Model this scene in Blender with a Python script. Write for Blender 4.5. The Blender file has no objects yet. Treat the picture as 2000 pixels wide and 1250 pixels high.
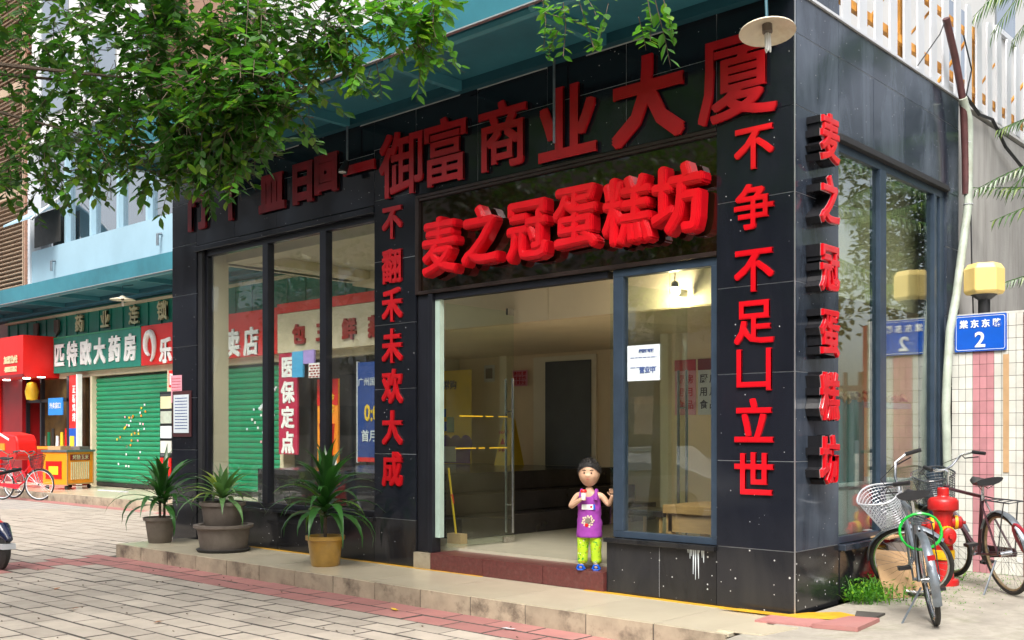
import bpy, bmesh, math, random
from mathutils import Vector, Matrix, Euler, noise as mnoise

random.seed(7)
SC = bpy.context.scene
C = SC.collection
R = math.radians
V = Vector
PI = math.pi

# ------------------------------------------------------------------ camera, light, exposure
cam_d = bpy.data.cameras.new('camera')
cam = bpy.data.objects.new('camera', cam_d); C.objects.link(cam)
cam_d.sensor_width = 36; cam_d.lens = 36.49; cam_d.shift_y = 0.111
cam_d.clip_start = 0.05; cam_d.clip_end = 900
cam.location = (3.66, -7.14, 1.36)
cam.rotation_euler = (R(90), 0, math.atan2(.6741, .7387))
SC.camera = cam

world = bpy.data.worlds.new('World'); SC.world = world; world.use_nodes = True
wn = world.node_tree; wn.nodes.clear()
sky = wn.nodes.new('ShaderNodeTexSky'); sky.sky_type = 'NISHITA'; sky.sun_disc = False
sky.sun_elevation = R(52); sky.sun_rotation = R(150)
sky.air_density = 1.0; sky.dust_density = 5.0; sky.ozone_density = 1.0
hs = wn.nodes.new('ShaderNodeHueSaturation'); hs.inputs['Saturation'].default_value = .38
bg = wn.nodes.new('ShaderNodeBackground'); bg.inputs['Strength'].default_value = .15
wo = wn.nodes.new('ShaderNodeOutputWorld')
wn.links.new(sky.outputs[0], hs.inputs['Color']); wn.links.new(hs.outputs[0], bg.inputs['Color'])
wn.links.new(bg.outputs[0], wo.inputs['Surface'])

sun_d = bpy.data.lights.new('sun', 'SUN'); sun = bpy.data.objects.new('sun', sun_d); C.objects.link(sun)
sun_d.energy = 1.7; sun_d.angle = R(22); sun_d.color = (1, .955, .89)
_sd = V((math.sin(R(150)) * math.cos(R(52)), math.cos(R(150)) * math.cos(R(52)), math.sin(R(52))))
sun.rotation_euler = _sd.to_track_quat('Z', 'Y').to_euler()
SC.view_settings.view_transform = 'Standard'
SC.view_settings.look = 'None'
SC.view_settings.exposure = 1.12
SC.view_settings.gamma = 1
SC.view_settings.use_curve_mapping = False
SC.cycles.max_bounces = 10; SC.cycles.transparent_max_bounces = 24
SC.cycles.glossy_bounces = 4; SC.cycles.diffuse_bounces = 4
SC.cycles.use_denoising = True
SC.cycles.sample_clamp_indirect = 6

# ------------------------------------------------------------------ materials
def srgb(h):
    h = h.lstrip('#'); v = [int(h[i:i+2], 16) / 255 for i in (0, 2, 4)]
    return tuple(c / 12.92 if c <= .04045 else ((c + .055) / 1.055) ** 2.4 for c in v)

class NT:
    def __init__(s, name):
        s.m = bpy.data.materials.new(name); s.m.use_nodes = True; s.t = s.m.node_tree; s.t.nodes.clear()
        s.out = s.n('ShaderNodeOutputMaterial')
    def n(s, t, **kw):
        nd = s.t.nodes.new(t)
        for k, v in kw.items():
            if k in nd.inputs: nd.inputs[k].default_value = v
            else: setattr(nd, k, v)
        return nd
    def l(s, a, b): s.t.links.new(a, b)
    def pos(s):
        return s.n('ShaderNodeNewGeometry').outputs['Position']
    def noise(s, scale, detail=4, rough=.6, vec=None, dist=0):
        nd = s.n('ShaderNodeTexNoise'); nd.inputs['Scale'].default_value = scale
        nd.inputs['Detail'].default_value = detail; nd.inputs['Roughness'].default_value = rough
        nd.inputs['Distortion'].default_value = dist
        s.l(vec if vec is not None else s.pos(), nd.inputs['Vector']); return nd.outputs['Fac']
    def ramp(s, fac, p0, p1, c0=(0, 0, 0, 1), c1=(1, 1, 1, 1)):
        nd = s.n('ShaderNodeValToRGB'); e = nd.color_ramp.elements
        e[0].position = p0; e[1].position = p1; e[0].color = c0; e[1].color = c1
        s.l(fac, nd.inputs['Fac']); return nd.outputs['Color']
    def mix(s, fac, a, b, mode='MIX'):
        nd = s.n('ShaderNodeMix'); nd.data_type = 'RGBA'; nd.blend_type = mode
        for i, x in ((0, fac), (6, a), (7, b)):
            if hasattr(x, 'is_output'): s.l(x, nd.inputs[i])
            elif i == 0: nd.inputs[0].default_value = x
            else: nd.inputs[i].default_value = (*x[:3], 1)
        return nd.outputs[2]
    def math(s, op, a, b=0.0, clamp=False):
        nd = s.n('ShaderNodeMath'); nd.operation = op; nd.use_clamp = clamp
        for i, x in enumerate((a, b)):
            if hasattr(x, 'is_output'): s.l(x, nd.inputs[i])
            else: nd.inputs[i].default_value = x
        return nd.outputs[0]
    def bump(s, h, strength=.2, dist=.01):
        nd = s.n('ShaderNodeBump'); nd.inputs['Strength'].default_value = strength
        nd.inputs['Distance'].default_value = dist; s.l(h, nd.inputs['Height']); return nd.outputs[0]

def M(name, col, rough=.6, var=.12, vs=3., bump=.0, bs=60., metal=0., spec=.5, coat=0., dirt=0., dcol=(.08, .065, .05),
      obj=0., stretch=None, emit=0.):
    """procedural: base colour broken up by noise, optional grime, relief, per-piece tone"""
    s = NT(name); b = s.n('ShaderNodeBsdfPrincipled')
    vec = s.pos()
    if stretch:
        mp = s.n('ShaderNodeMapping'); mp.inputs['Scale'].default_value = stretch; s.l(vec, mp.inputs['Vector']); vec = mp.outputs[0]
    f = s.noise(vs, 5, .65, vec)
    lo = tuple(c * (1 - var) for c in col); hi = tuple(min(1, c * (1 + var)) for c in col)
    c = s.mix(s.ramp(f, .3, .7), lo, hi)
    if obj:
        oi = s.n('ShaderNodeObjectInfo').outputs['Random']
        v = s.math('ADD', s.math('MULTIPLY', oi, obj * 2), 1 - obj)
        h = s.n('ShaderNodeHueSaturation'); s.l(v, h.inputs['Value']); s.l(c, h.inputs['Color']); c = h.outputs[0]
    if dirt:
        d = s.ramp(s.noise(vs * .7 + .6, 6, .7, vec), .5, .78)
        d2 = s.math('MULTIPLY', d, dirt); c = s.mix(d2, c, dcol)
    s.l(c, b.inputs['Base Color'])
    rr = s.math('ADD', s.math('MULTIPLY', s.noise(vs * 2.3, 3), rough * .3), rough * .85)
    s.l(rr, b.inputs['Roughness'])
    b.inputs['Metallic'].default_value = metal; b.inputs['Specular IOR Level'].default_value = spec
    b.inputs['Coat Weight'].default_value = coat; b.inputs['Coat Roughness'].default_value = .05
    if bump: s.l(s.bump(s.noise(bs, 3), bump, .01), b.inputs['Normal'])
    if emit:
        s.l(c, b.inputs['Emission Color']); b.inputs['Emission Strength'].default_value = emit
    s.l(b.outputs[0], s.out.inputs['Surface']); return s.m

def granite(name, col, rough, flecks, haze=0., hcol=(.2, .24, .3)):
    s = NT(name); b = s.n('ShaderNodeBsdfPrincipled')
    g = s.ramp(s.noise(190, 4, .7), .35, .75)
    c = s.mix(g, tuple(x * .7 for x in col), tuple(x * 1.7 for x in col))
    oi = s.n('ShaderNodeObjectInfo').outputs['Random']
    hv = s.n('ShaderNodeHueSaturation'); s.l(s.math('ADD', s.math('MULTIPLY', oi, .5), .75), hv.inputs['Value']); s.l(c, hv.inputs['Color'])
    c = hv.outputs[0]
    mp = s.n('ShaderNodeMapping'); mp.inputs['Scale'].default_value = (2.2, 2.2, .7); s.l(s.pos(), mp.inputs['Vector'])
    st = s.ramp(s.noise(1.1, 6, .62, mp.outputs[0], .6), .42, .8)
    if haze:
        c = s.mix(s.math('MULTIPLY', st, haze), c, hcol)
    # paint flecks
    vo = s.n('ShaderNodeTexVoronoi'); vo.inputs['Scale'].default_value = 24; s.l(s.pos(), vo.inputs['Vector'])
    vo.inputs['Randomness'].default_value = 1
    sep = s.n('ShaderNodeSeparateColor'); s.l(vo.outputs['Color'], sep.inputs[0])
    th = s.math('MULTIPLY', s.math('POWER', sep.outputs[0], 6), .085 * flecks)
    fl = s.math('LESS_THAN', vo.outputs['Distance'], th)
    c = s.mix(fl, c, (.55, .55, .54))
    s.l(c, b.inputs['Base Color'])
    r = s.math('ADD', s.math('MULTIPLY', st, .10), rough)
    s.l(r, b.inputs['Roughness']); b.inputs['Specular IOR Level'].default_value = .5
    s.l(s.bump(s.noise(2.5, 2), .03, .02), b.inputs['Normal'])
    s.l(b.outputs[0], s.out.inputs['Surface']); return s.m

def glass(name, tint=(.93, .97, .95), base=.06, rough=0., film=0.):
    s = NT(name)
    tr = s.n('ShaderNodeBsdfTransparent'); tr.inputs[0].default_value = (*tint, 1)
    gl = s.n('ShaderNodeBsdfGlossy'); gl.inputs['Roughness'].default_value = rough; gl.inputs[0].default_value = (.95, .97, 1, 1)
    lw = s.n('ShaderNodeLayerWeight'); lw.inputs['Blend'].default_value = .5
    f = s.math('ADD', s.math('MULTIPLY', s.math('POWER', lw.outputs['Facing'], 3.5), .8), base, True)
    s.l(s.bump(s.noise(1.6, 2), .015, .05), gl.inputs['Normal'])
    mx = s.n('ShaderNodeMixShader'); s.l(f, mx.inputs[0]); s.l(tr.outputs[0], mx.inputs[1]); s.l(gl.outputs[0], mx.inputs[2])
    last = mx.outputs[0]
    if film:
        df = s.n('ShaderNodeBsdfDiffuse'); df.inputs[0].default_value = (.5, .5, .47, 1)
        k = s.math('MULTIPLY', s.ramp(s.noise(1.7, 6, .7), .45, .8), film)
        m2 = s.n('ShaderNodeMixShader'); s.l(k, m2.inputs[0]); s.l(last, m2.inputs[1]); s.l(df.outputs[0], m2.inputs[2]); last = m2.outputs[0]
    s.l(last, s.out.inputs['Surface']); return s.m

def leafmat(name, col, rough=.35, trans=.3, var=.5, yellow=.15):
    s = NT(name); b = s.n('ShaderNodeBsdfPrincipled')
    ri = s.n('ShaderNodeNewGeometry').outputs['Random Per Island']
    oi = s.n('ShaderNodeObjectInfo').outputs['Random']
    r = s.math('FRACT', s.math('ADD', ri, oi))
    c = s.mix(r, tuple(x * (1 - var) for x in col), tuple(x * (1 + var) for x in col))
    y = s.math('MULTIPLY', s.math('GREATER_THAN', s.math('FRACT', s.math('MULTIPLY', r, 7.3)), 1 - yellow), .7)
    c = s.mix(y, c, (col[0] * 3.2, col[1] * 1.9, col[2] * .7))
    s.l(c, b.inputs['Base Color']); b.inputs['Roughness'].default_value = rough
    t = s.n('ShaderNodeBsdfTranslucent'); tc = s.mix(.5, c, (col[0] * 1.6, col[1] * 2.4, col[2] * .5)); s.l(tc, t.inputs[0])
    mx = s.n('ShaderNodeMixShader'); mx.inputs[0].default_value = trans
    s.l(b.outputs[0], mx.inputs[1]); s.l(t.outputs[0], mx.inputs[2]); s.l(mx.outputs[0], s.out.inputs['Surface']); return s.m

def brickmat(name, c1, c2, mortar, w, h, off=.5, msize=.012, rough=.6, rot=0):
    s = NT(name); b = s.n('ShaderNodeBsdfPrincipled'); br = s.n('ShaderNodeTexBrick')
    mp = s.n('ShaderNodeMapping'); mp.inputs['Rotation'].default_value = (rot, 0, 0); s.l(s.pos(), mp.inputs['Vector'])
    s.l(mp.outputs[0], br.inputs['Vector'])
    br.inputs['Scale'].default_value = 1; br.inputs['Brick Width'].default_value = w; br.inputs['Row Height'].default_value = h
    br.inputs['Mortar Size'].default_value = msize; br.inputs['Color1'].default_value = (*c1, 1)
    br.inputs['Color2'].default_value = (*c2, 1); br.inputs['Mortar'].default_value = (*mortar, 1); br.offset = off
    c = s.mix(s.math('MULTIPLY', s.ramp(s.noise(1.3, 6, .7), .45, .8), .35), br.outputs[0], tuple(x * .55 for x in c1))
    s.l(c, b.inputs['Base Color']); b.inputs['Roughness'].default_value = rough
    s.l(b.outputs[0], s.out.inputs['Surface']); return s.m

mt = {}
mt['granite'] = granite('black_granite', (.0085, .0098, .0150), .075, 1.6, .14, (.045, .048, .060))
mt['granite_side'] = granite('black_granite_mottled_sky_tone', (.022, .029, .042), .10, 1.0, .55, (.17, .205, .26))  # grey mottling, with the bluish sky reflection mixed into the colour
mt['granite_base'] = granite('black_granite_splashed', (.011, .0115, .014), .10, 2.4, .35, (.07, .066, .06))
mt['grout'] = M('pale_grout', (.62, .64, .66), .8)
mt['grout_dark'] = M('dark_grout', (.065, .058, .050), .9, .3)
mt['core'] = M('dark_core', (.02, .02, .022), .7)
mt['frame'] = M('blue_grey_aluminium', (.040, .062, .095), .35, .2, 4, metal=.3)
mt['frame_dark'] = M('dark_aluminium', (.016, .017, .024), .35, .2, 4, metal=.3)
mt['glass'] = glass('window_glass', (.965, .985, .97), .055, film=.03)
mt['glass_right'] = glass('right_window_glass', (.95, .98, .95), .12, film=.03)
mt['glass_side'] = glass('side_window_glass', (.84, .90, .85), .09, film=.03)
mt['glass_door'] = glass('door_glass', (.93, .97, .93), .045, film=.03)
mt['glass_far'] = glass('far_glass', (.25, .33, .36), .35)
mt['glass_dark'] = M('dark_blue_glass', (.035, .05, .085), .1, .3, 1.2)
mt['panel_brown'] = M('brown_sign_glass', (.012, .005, .0025), .03, .3, 2, spec=.9, coat=.6)
mt['red'] = M('red_acrylic', (.62, .004, .012), .22, .12, 4, spec=.6, coat=.5, dirt=.15, dcol=(.2, .01, .01))
mt['red_flat'] = M('red_lettering', (.44, .003, .008), .35, .15, 4, dirt=.2, dcol=(.2, .02, .02))
mt['red_dim'] = M('dark_red_lettering', (.22, .004, .010), .6, .5, 3)  # darker, more uneven red than the other lettering
mt['red_dark'] = M('red_return', (.3, .003, .006), .3, .2)
mt['black_return'] = M('black_letter_return', (.012, .012, .014), .25, .2)
mt['steel_edge'] = M('bright_trim', (.6, .6, .62), .3, .1, metal=.8)
mt['teal'] = M('teal_paint', (.036, .185, .240), .5, .18, 1.2, dirt=.25, dcol=(.02, .06, .075))
mt['teal_rib'] = M('teal_rib_paint', (.06, .25, .31), .45, .15, 2)
mt['teal_dark'] = M('teal_steel', (.016, .085, .115), .5, .2, 2)
mt['interior'] = M('cream_plaster', (.82, .74, .55), .75, .06, 1)
mt['interior_warm'] = M('tan_plaster', (.80, .65, .42), .75, .08, 1)
mt['interior_floor'] = M('cream_floor_tile', (.50, .47, .36), .16, .08, 1.5)
mt['stair'] = M('dark_stair_stone', (.028, .024, .026), .2, .3, 3)
mt['threshold'] = M('maroon_granite', (.115, .032, .030), .3, .25, 30, dirt=.5, dcol=(.17, .11, .09))
mt['slab'] = M('cream_platform_tile', (.52, .46, .34), .24, .10, .8, obj=.05)
mt['riser'] = M('beige_riser_tile', (.38, .325, .235), .4, .22, 4.5, dirt=1.3, dcol=(.085, .07, .052), obj=.14)
mt['yellow_paint'] = M('worn_yellow_paint', (.62, .34, .02), .5, .2, 6, dirt=.35, dcol=(.3, .2, .08))
mt['paver'] = M('grey_paver', (.40, .350, .290), .7, .14, 2.6, .3, 90, dirt=.6, dcol=(.20, .175, .145), obj=.13)
mt['paver_red'] = M('pink_paver', (.36, .155, .14), .75, .15, 2.5, .25, 90, dirt=.4, dcol=(.24, .16, .14), obj=.12)
mt['paver_far'] = brickmat('far_paving', (.38, .36, .32), (.33, .31, .28), (.12, .11, .10), .46, .235)
mt['concrete'] = M('concrete_ground', (.33, .30, .25), .85, .28, 2.4, .6, 40, dirt=.85, dcol=(.14, .145, .08))
mt['asphalt'] = M('asphalt', (.055, .055, .058), .9, .2, 8, .5, 200)
mt['wall_grey'] = M('stained_render', (.36, .35, .335), .9, .22, 2.2, .25, 40, dirt=.8, dcol=(.14, .125, .11), stretch=(1, 1, .16))
mt['white'] = M('white_paint', (.56, .58, .61), .5, .07, 2, dirt=.15, dcol=(.45, .42, .36))
mt['white_wall'] = M('white_facade', (.55, .55, .54), .7, .06, 1.4, dirt=.2, dcol=(.45, .42, .38))
mt['rust'] = M('rusty_yellow_steel', (.60, .27, .04), .7, .35, 9, .3, 50, dirt=.6, dcol=(.16, .045, .012))
mt['tile_white'] = M('white_wall_tile', (.60, .60, .55), .2, .10, 3, obj=.08, dirt=.45, dcol=(.4, .36, .3))
mt['tile_pink'] = M('pink_wall_tile', (.46, .215, .235), .22, .12, 5, obj=.1, dirt=.2, dcol=(.3, .2, .18))
mt['blue'] = M('blue_enamel', (.006, .09, .50), .3, .1, 3, coat=.3)
mt['paper'] = M('paper', (.62, .68, .72), .8, .05, 5)
mt['paper_pink'] = M('pink_paper', (.72, .33, .40), .8, .08, 8)
mt['ink'] = M('ink', (.05, .05, .07), .8)
mt['ink_blue'] = M('blue_ink', (.05, .09, .25), .8)
mt['ink_red'] = M('red_ink', (.55, .02, .04), .8)
mt['ink_white'] = M('white_print', (.78, .78, .76), .6)
mt['green_sign'] = M('green_signboard', (.006, .20, .145), .45, .2, 1.5, stretch=(3, 1, .3), dirt=.3, dcol=(.01, .09, .07))
mt['green_shutter'] = M('green_shutter_paint', (.010, .235, .105), .4, .15, 1.2, dirt=.2, dcol=(.01, .12, .06))
mt['red_shop'] = M('red_shopfront', (.62, .008, .006), .4, .1, 1.2)
mt['red_shop_dark'] = M('deep_red_panel', (.20, .004, .008), .35, .2, 1.2)
mt['cream_trim'] = M('cream_trim', (.60, .52, .36), .6, .1)
mt['gold'] = M('cream_lettering', (.60, .56, .34), .5)
mt['lightblue'] = M('pale_blue_cladding', (.28, .42, .50), .5, .08, .7, dirt=.25, dcol=(.26, .40, .48))
mt['louver'] = M('brown_louver', (.34, .20, .14), .6, .15, 2, dirt=.4, dcol=(.18, .1, .07))
mt['louver_light'] = M('tan_louver', (.36, .26, .18), .6, .15, 2, dirt=.3, dcol=(.3, .2, .12))
mt['dark'] = M('shop_dark', (.02, .018, .015), .6)
mt['wood'] = M('tan_board', (.42, .25, .10), .5, .15, 5, stretch=(1, 8, 8))
mt['cardboard'] = M('cardboard', (.46, .29, .15), .85, .12, 6, dirt=.3, dcol=(.28, .16, .08))
mt['orange'] = M('orange_cart', (.80, .26, .01), .4, .1, 3)
mt['yellow'] = M('yellow_plastic', (.80, .54, .03), .4, .08, 3)
mt['lamp_yellow'] = M('cream_yellow_plastic', (.80, .58, .20), .35, .06, 3)
mt['purple'] = M('purple_print', (.10, .03, .22), .5)
mt['enamel'] = M('white_enamel', (.68, .62, .48), .35, .08, 8, dirt=.55, dcol=(.40, .22, .06))
mt['bulb'] = M('bulb_glass', (.78, .78, .74), .2, .03)
mt['black'] = M('black_plastic', (.016, .016, .018), .4, .2, 20)
mt['rubber'] = M('rubber', (.022, .021, .020), .75, .25, 30, dirt=.4, dcol=(.09, .08, .06))
mt['chrome'] = M('chrome', (.60, .61, .63), .22, .15, 15, metal=1., dirt=.3, dcol=(.25, .2, .14))
mt['galv'] = M('galvanised_fender', (.20, .23, .26), .38, .2, 15, metal=.6, dirt=.4, dcol=(.12, .08, .05))
mt['bike_frame'] = M('dark_bike_paint', (.035, .042, .05), .35, .3, 15, coat=.3, dirt=.4, dcol=(.15, .07, .03))
mt['bike_frame2'] = M('maroon_bike_paint', (.06, .02, .03), .35, .3, 15, coat=.3, dirt=.4, dcol=(.1, .05, .03))
mt['bike_red'] = M('red_bike_paint', (.60, .012, .03), .3, .1, 10, coat=.4)
mt['rim_rust'] = M('rusty_rim', (.36, .27, .16), .5, .3, 20, metal=.5, dirt=.5, dcol=(.2, .1, .04))
mt['wire'] = M('grey_wire', (.50, .52, .55), .4, .1, 30, metal=.3)
mt['green_lock'] = M('green_cable', (.01, .40, .04), .35, .1, 10, coat=.4)
mt['red_lock'] = M('red_lock', (.28, .015, .03), .35, .2, 10, coat=.3)
mt['hydrant_red'] = M('hydrant_red', (.46, .010, .010), .42, .2, 14, .15, 60, coat=.1, dirt=.5, dcol=(.3, .03, .02))
mt['hydrant_yellow'] = M('hydrant_yellow', (.80, .46, .01), .35, .1, 8, dirt=.2, dcol=(.4, .15, .02))
mt['pipe_brown'] = M('maroon_pipe', (.09, .035, .035), .4, .3, 8)
mt['pipe_white'] = M('pale_green_pipe', (.38, .43, .36), .5, .2, 7, dirt=.6, dcol=(.30, .26, .18))
mt['leaf'] = leafmat('ficus_leaf', (.050, .138, .024), .30, .42, .65, .22)
mt['leaf_sprig'] = leafmat('young_ficus_leaf', (.075, .21, .022), .3, .4, .4, .25)
mt['leaf_dark'] = leafmat('distant_leaf', (.022, .050, .014), .5, .2, .5, .1)
mt['leaf_dracaena'] = leafmat('dracaena_leaf', (.030, .105, .022), .3, .2, .4, .12)
mt['leaf_pale'] = leafmat('variegated_leaf', (.10, .20, .07), .35, .25, .5, .3)
mt['palm'] = leafmat('palm_leaflet', (.060, .135, .035), .3, .3, .4, .25)
mt['weed'] = leafmat('weed_leaf', (.07, .22, .02), .5, .35, .4, .25)
mt['bark'] = M('bark', (.12, .085, .06), .85, .3, 12, .6, 60, dirt=.4, dcol=(.05, .04, .03), stretch=(1, 1, .3))
mt['dead_leaf'] = M('dead_leaf', (.28, .12, .05), .8, .4, 9)
mt['pot_grey'] = M('grey_brown_pot', (.15, .125, .105), .7, .2, 7, .2, 40, dirt=.3, dcol=(.08, .065, .05))
mt['pot_ochre'] = M('ochre_glaze', (.42, .24, .045), .3, .18, 8, coat=.3, dirt=.35, dcol=(.2, .1, .03))
mt['soil'] = M('soil', (.05, .035, .025), .95, .4, 30, .8, 80)
mt['skin'] = M('skin', (.55, .34, .22), .5, .05, 8, spec=.4)
mt['hair'] = M('black_hair', (.012, .010, .009), .6, .3, 60, .5, 200)
mt['eye'] = M('dark_eye', (.02, .012, .01), .2)
mt['lip'] = M('lip', (.42, .13, .10), .5)
mt['car_silver'] = M('silver_car_paint', (.55, .56, .56), .25, .04, 2, metal=.4, coat=.6)
mt['car_taxi'] = M('yellow_car_paint', (.70, .52, .05), .25, .04, 2, coat=.6)
mt['spot'] = M('spot_lamp_glass', (1, .95, .85), .4, emit=6)

# printed fabrics of the child
def printmat(name, base, cols, scale):
    s = NT(name); b = s.n('ShaderNodeBsdfPrincipled')
    tc = s.n('ShaderNodeTexCoord').outputs['Object']
    c = base
    for i, (cc, th, sc) in enumerate(cols):
        mp = s.n('ShaderNodeMapping'); mp.inputs['Location'].default_value = (i * 3.7, i * 1.9, i * 5.1); s.l(tc, mp.inputs['Vector'])
        f = s.ramp(s.noise(sc * scale, 1.5, .5, mp.outputs[0], 1.2), th, th + .02)
        c = s.mix(f, c, cc)
    s.l(c, b.inputs['Base Color']); b.inputs['Roughness'].default_value = .8
    s.l(b.outputs[0], s.out.inputs['Surface']); return s.m
mt['pants'] = printmat('lime_print_cotton', (.42, .62, .015), [((.05, .30, .03), .62, 26), ((.75, .80, .55), .66, 20), ((.65, .25, .02), .68, 22)], 1)
mt['tank'] = M('purple_cotton', (.26, .035, .30), .8, .12, 20)

# ------------------------------------------------------------------ mesh helpers
ORG = {}
def thing(name, label, cat, loc=(0, 0, 0), group=None, kind=None):
    o = bpy.data.objects.new(name, None); C.objects.link(o); o.location = loc; o.empty_display_size = .1
    o['label'] = label; o['category'] = cat
    if group: o['group'] = group
    if kind: o['kind'] = kind
    ORG[o.name] = V(loc); return o
def tag(o, label, cat, group=None, kind=None):
    o['label'] = label; o['category'] = cat
    if group: o['group'] = group
    if kind: o['kind'] = kind
    return o
def setting(o, kind='structure'):
    o['kind'] = kind; return o

class MB:
    def __init__(s): s.v = []; s.f = []
    def add(s, vs, fs):
        k = len(s.v); s.v += [V(p) for p in vs]; s.f += [[i + k for i in f] for f in fs]; return s
    def box(s, x0, x1, y0, y1, z0, z1):
        return s.add([(x, y, z) for z in (z0, z1) for y in (y0, y1) for x in (x0, x1)],
                     [(0, 2, 3, 1), (4, 5, 7, 6), (0, 1, 5, 4), (2, 6, 7, 3), (0, 4, 6, 2), (1, 3, 7, 5)])
    def obox(s, c, d, rot=(0, 0, 0)):
        m = Euler(rot).to_matrix(); c = V(c); k = MB().box(-d[0]/2, d[0]/2, -d[1]/2, d[1]/2, -d[2]/2, d[2]/2)
        return s.add([c + m @ p for p in k.v], k.f)
    def tube(s, pts, r, n=8, caps=True, closed=False):
        pts = [V(p) for p in pts]; m = len(pts); rr = r if isinstance(r, (list, tuple)) else [r] * m
        k = len(s.v); up = None
        for i, p in enumerate(pts):
            if closed: t = pts[(i + 1) % m] - pts[i - 1]
            else: t = (pts[min(i + 1, m - 1)] - pts[max(i - 1, 0)])
            if t.length < 1e-9: t = V((0, 0, 1))
            t.normalize()
            if up is None: up = V((0, 0, 1)) if abs(t.z) < .9 else V((1, 0, 0))
            a = up - t * up.dot(t)
            if a.length < 1e-6: a = V((1, 0, 0)).cross(t)
            a.normalize(); b = t.cross(a); up = a
            for j in range(n):
                g = 2 * PI * j / n; s.v.append(p + (a * math.cos(g) + b * math.sin(g)) * rr[i])
        for i in range(m if closed else m - 1):
            i2 = (i + 1) % m
            for j in range(n):
                j2 = (j + 1) % n
                s.f.append([k + i * n + j, k + i * n + j2, k + i2 * n + j2, k + i2 * n + j])
        if caps and not closed:
            s.f.append([k + j for j in range(n)][::-1]); s.f.append([k + (m - 1) * n + j for j in range(n)])
        return s
    def cyl(s, a, b, r0, r1=None, n=12): return s.tube([a, b], [r0, r0 if r1 is None else r1], n)
    def lathe(s, prof, c=(0, 0, 0), n=24, axis='z', a0=0, a1=2 * PI):
        k = len(s.v); c = V(c); m = len(prof); full = abs(a1 - a0 - 2 * PI) < 1e-6; nn = n if full else n + 1
        for (r, z) in prof:
            for j in range(nn):
                g = a0 + (a1 - a0) * j / n; x, y = r * math.cos(g), r * math.sin(g)
                s.v.append(c + (V((x, y, z)) if axis == 'z' else V((x, z, y)) if axis == 'y' else V((z, x, y))))
        for i in range(m - 1):
            for j in range(n if full else n):
                j2 = (j + 1) % nn
                s.f.append([k + i * nn + j, k + i * nn + j2, k + (i + 1) * nn + j2, k + (i + 1) * nn + j])
        return s
    def quad(s, a, b, c, d): return s.add([a, b, c, d], [(0, 1, 2, 3)])
    def prism(s, poly, mp, t):
        """poly: 2d outline; mp(u, v) -> point; t: thickness vector"""
        n = len(poly); t = V(t); P = [V(mp(u, v)) for u, v in poly]
        return s.add(P + [p + t for p in P], [list(range(n)), [n + i for i in range(n)][::-1]] +
                     [[i, (i + 1) % n, n + (i + 1) % n, n + i] for i in range(n)])
    def xform(s, m):
        s.v = [m @ p for p in s.v]; return s
    def join(s, o): return s.add(o.v, o.f)
    def mesh(s, name, mat, smooth=False, origin=(0, 0, 0)):
        me = bpy.data.meshes.new(name); o = V(origin)
        me.from_pydata([p - o for p in s.v], [], s.f); me.materials.append(mt[mat] if isinstance(mat, str) else mat)
        bm = bmesh.new(); bm.from_mesh(me); bmesh.ops.recalc_face_normals(bm, faces=bm.faces)
        if smooth:
            for f in bm.faces: f.smooth = True
            for e in bm.edges:
                if len(e.link_faces) == 2 and e.calc_face_angle(0) > R(38): e.smooth = False
        bm.to_mesh(me); bm.free(); return me
    def build(s, name, mat, parent=None, smooth=False, bevel=0, loc=None):
        if parent is not None: org = ORG[parent.name]
        else: org = V(loc) if loc is not None else V((0, 0, 0))
        me = s.mesh(name, mat, smooth, org)
        o = bpy.data.objects.new(name, me); C.objects.link(o)
        if parent is not None: o.parent = parent
        else: o.location = org
        ORG[o.name] = org
        if bevel:
            b = o.modifiers.new('bevel', 'BEVEL'); b.width = bevel; b.segments = 2; b.limit_method = 'ANGLE'
        return o

def piece(name, me, parent, loc, rot=(0, 0, 0), scale=(1, 1, 1)):
    """an object sharing a mesh; parents here never rotate when this is used"""
    o = bpy.data.objects.new(name, me); C.objects.link(o); o.parent = parent
    o.location = V(loc) - (ORG[parent.name] if parent is not None else V((0, 0, 0)))
    o.rotation_euler = rot; o.scale = scale; ORG[o.name] = V(loc); return o

_unit = {}
def unit(mat, name, bev=0.0):
    k = (mat, name)
    if k not in _unit: _unit[k] = MB().box(-.5, .5, -.5, .5, -.5, .5).mesh(name, mat)
    return _unit[k]
def bpiece(name, mat, parent, x0, x1, y0, y1, z0, z1, rot=(0, 0, 0)):
    return piece(name, unit(mat, name), parent, ((x0+x1)/2, (y0+y1)/2, (z0+z1)/2), rot, (x1-x0, y1-y0, z1-z0))

def text_mb(body, size, depth, offset=0., sx=1., res=3, bevel=0.):
    cu = bpy.data.curves.new('lettering', 'FONT'); cu.body = body; cu.size = size; cu.offset = offset
    cu.extrude = depth / 2; cu.resolution_u = res
    if bevel: cu.bevel_depth = bevel; cu.bevel_resolution = 1
    o = bpy.data.objects.new('lettering', cu); C.objects.link(o)
    dg = bpy.context.evaluated_depsgraph_get(); dg.update()
    me = bpy.data.meshes.new_from_object(o.evaluated_get(dg))
    mb = MB(); xs = [v.co.x for v in me.vertices] or [0]
    n = len(body.strip()); cx = (min(xs) + max(xs)) / 2 if n != 1 or ord(body[0]) < 255 else size / 2
    mb.v = [V(((v.co.x - cx) * sx, v.co.y - .37 * size, v.co.z)) for v in me.vertices]
    mb.f = [list(p.vertices) for p in me.polygons]
    bpy.data.objects.remove(o); bpy.data.meshes.remove(me); bpy.data.curves.remove(cu)
    return mb
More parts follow.
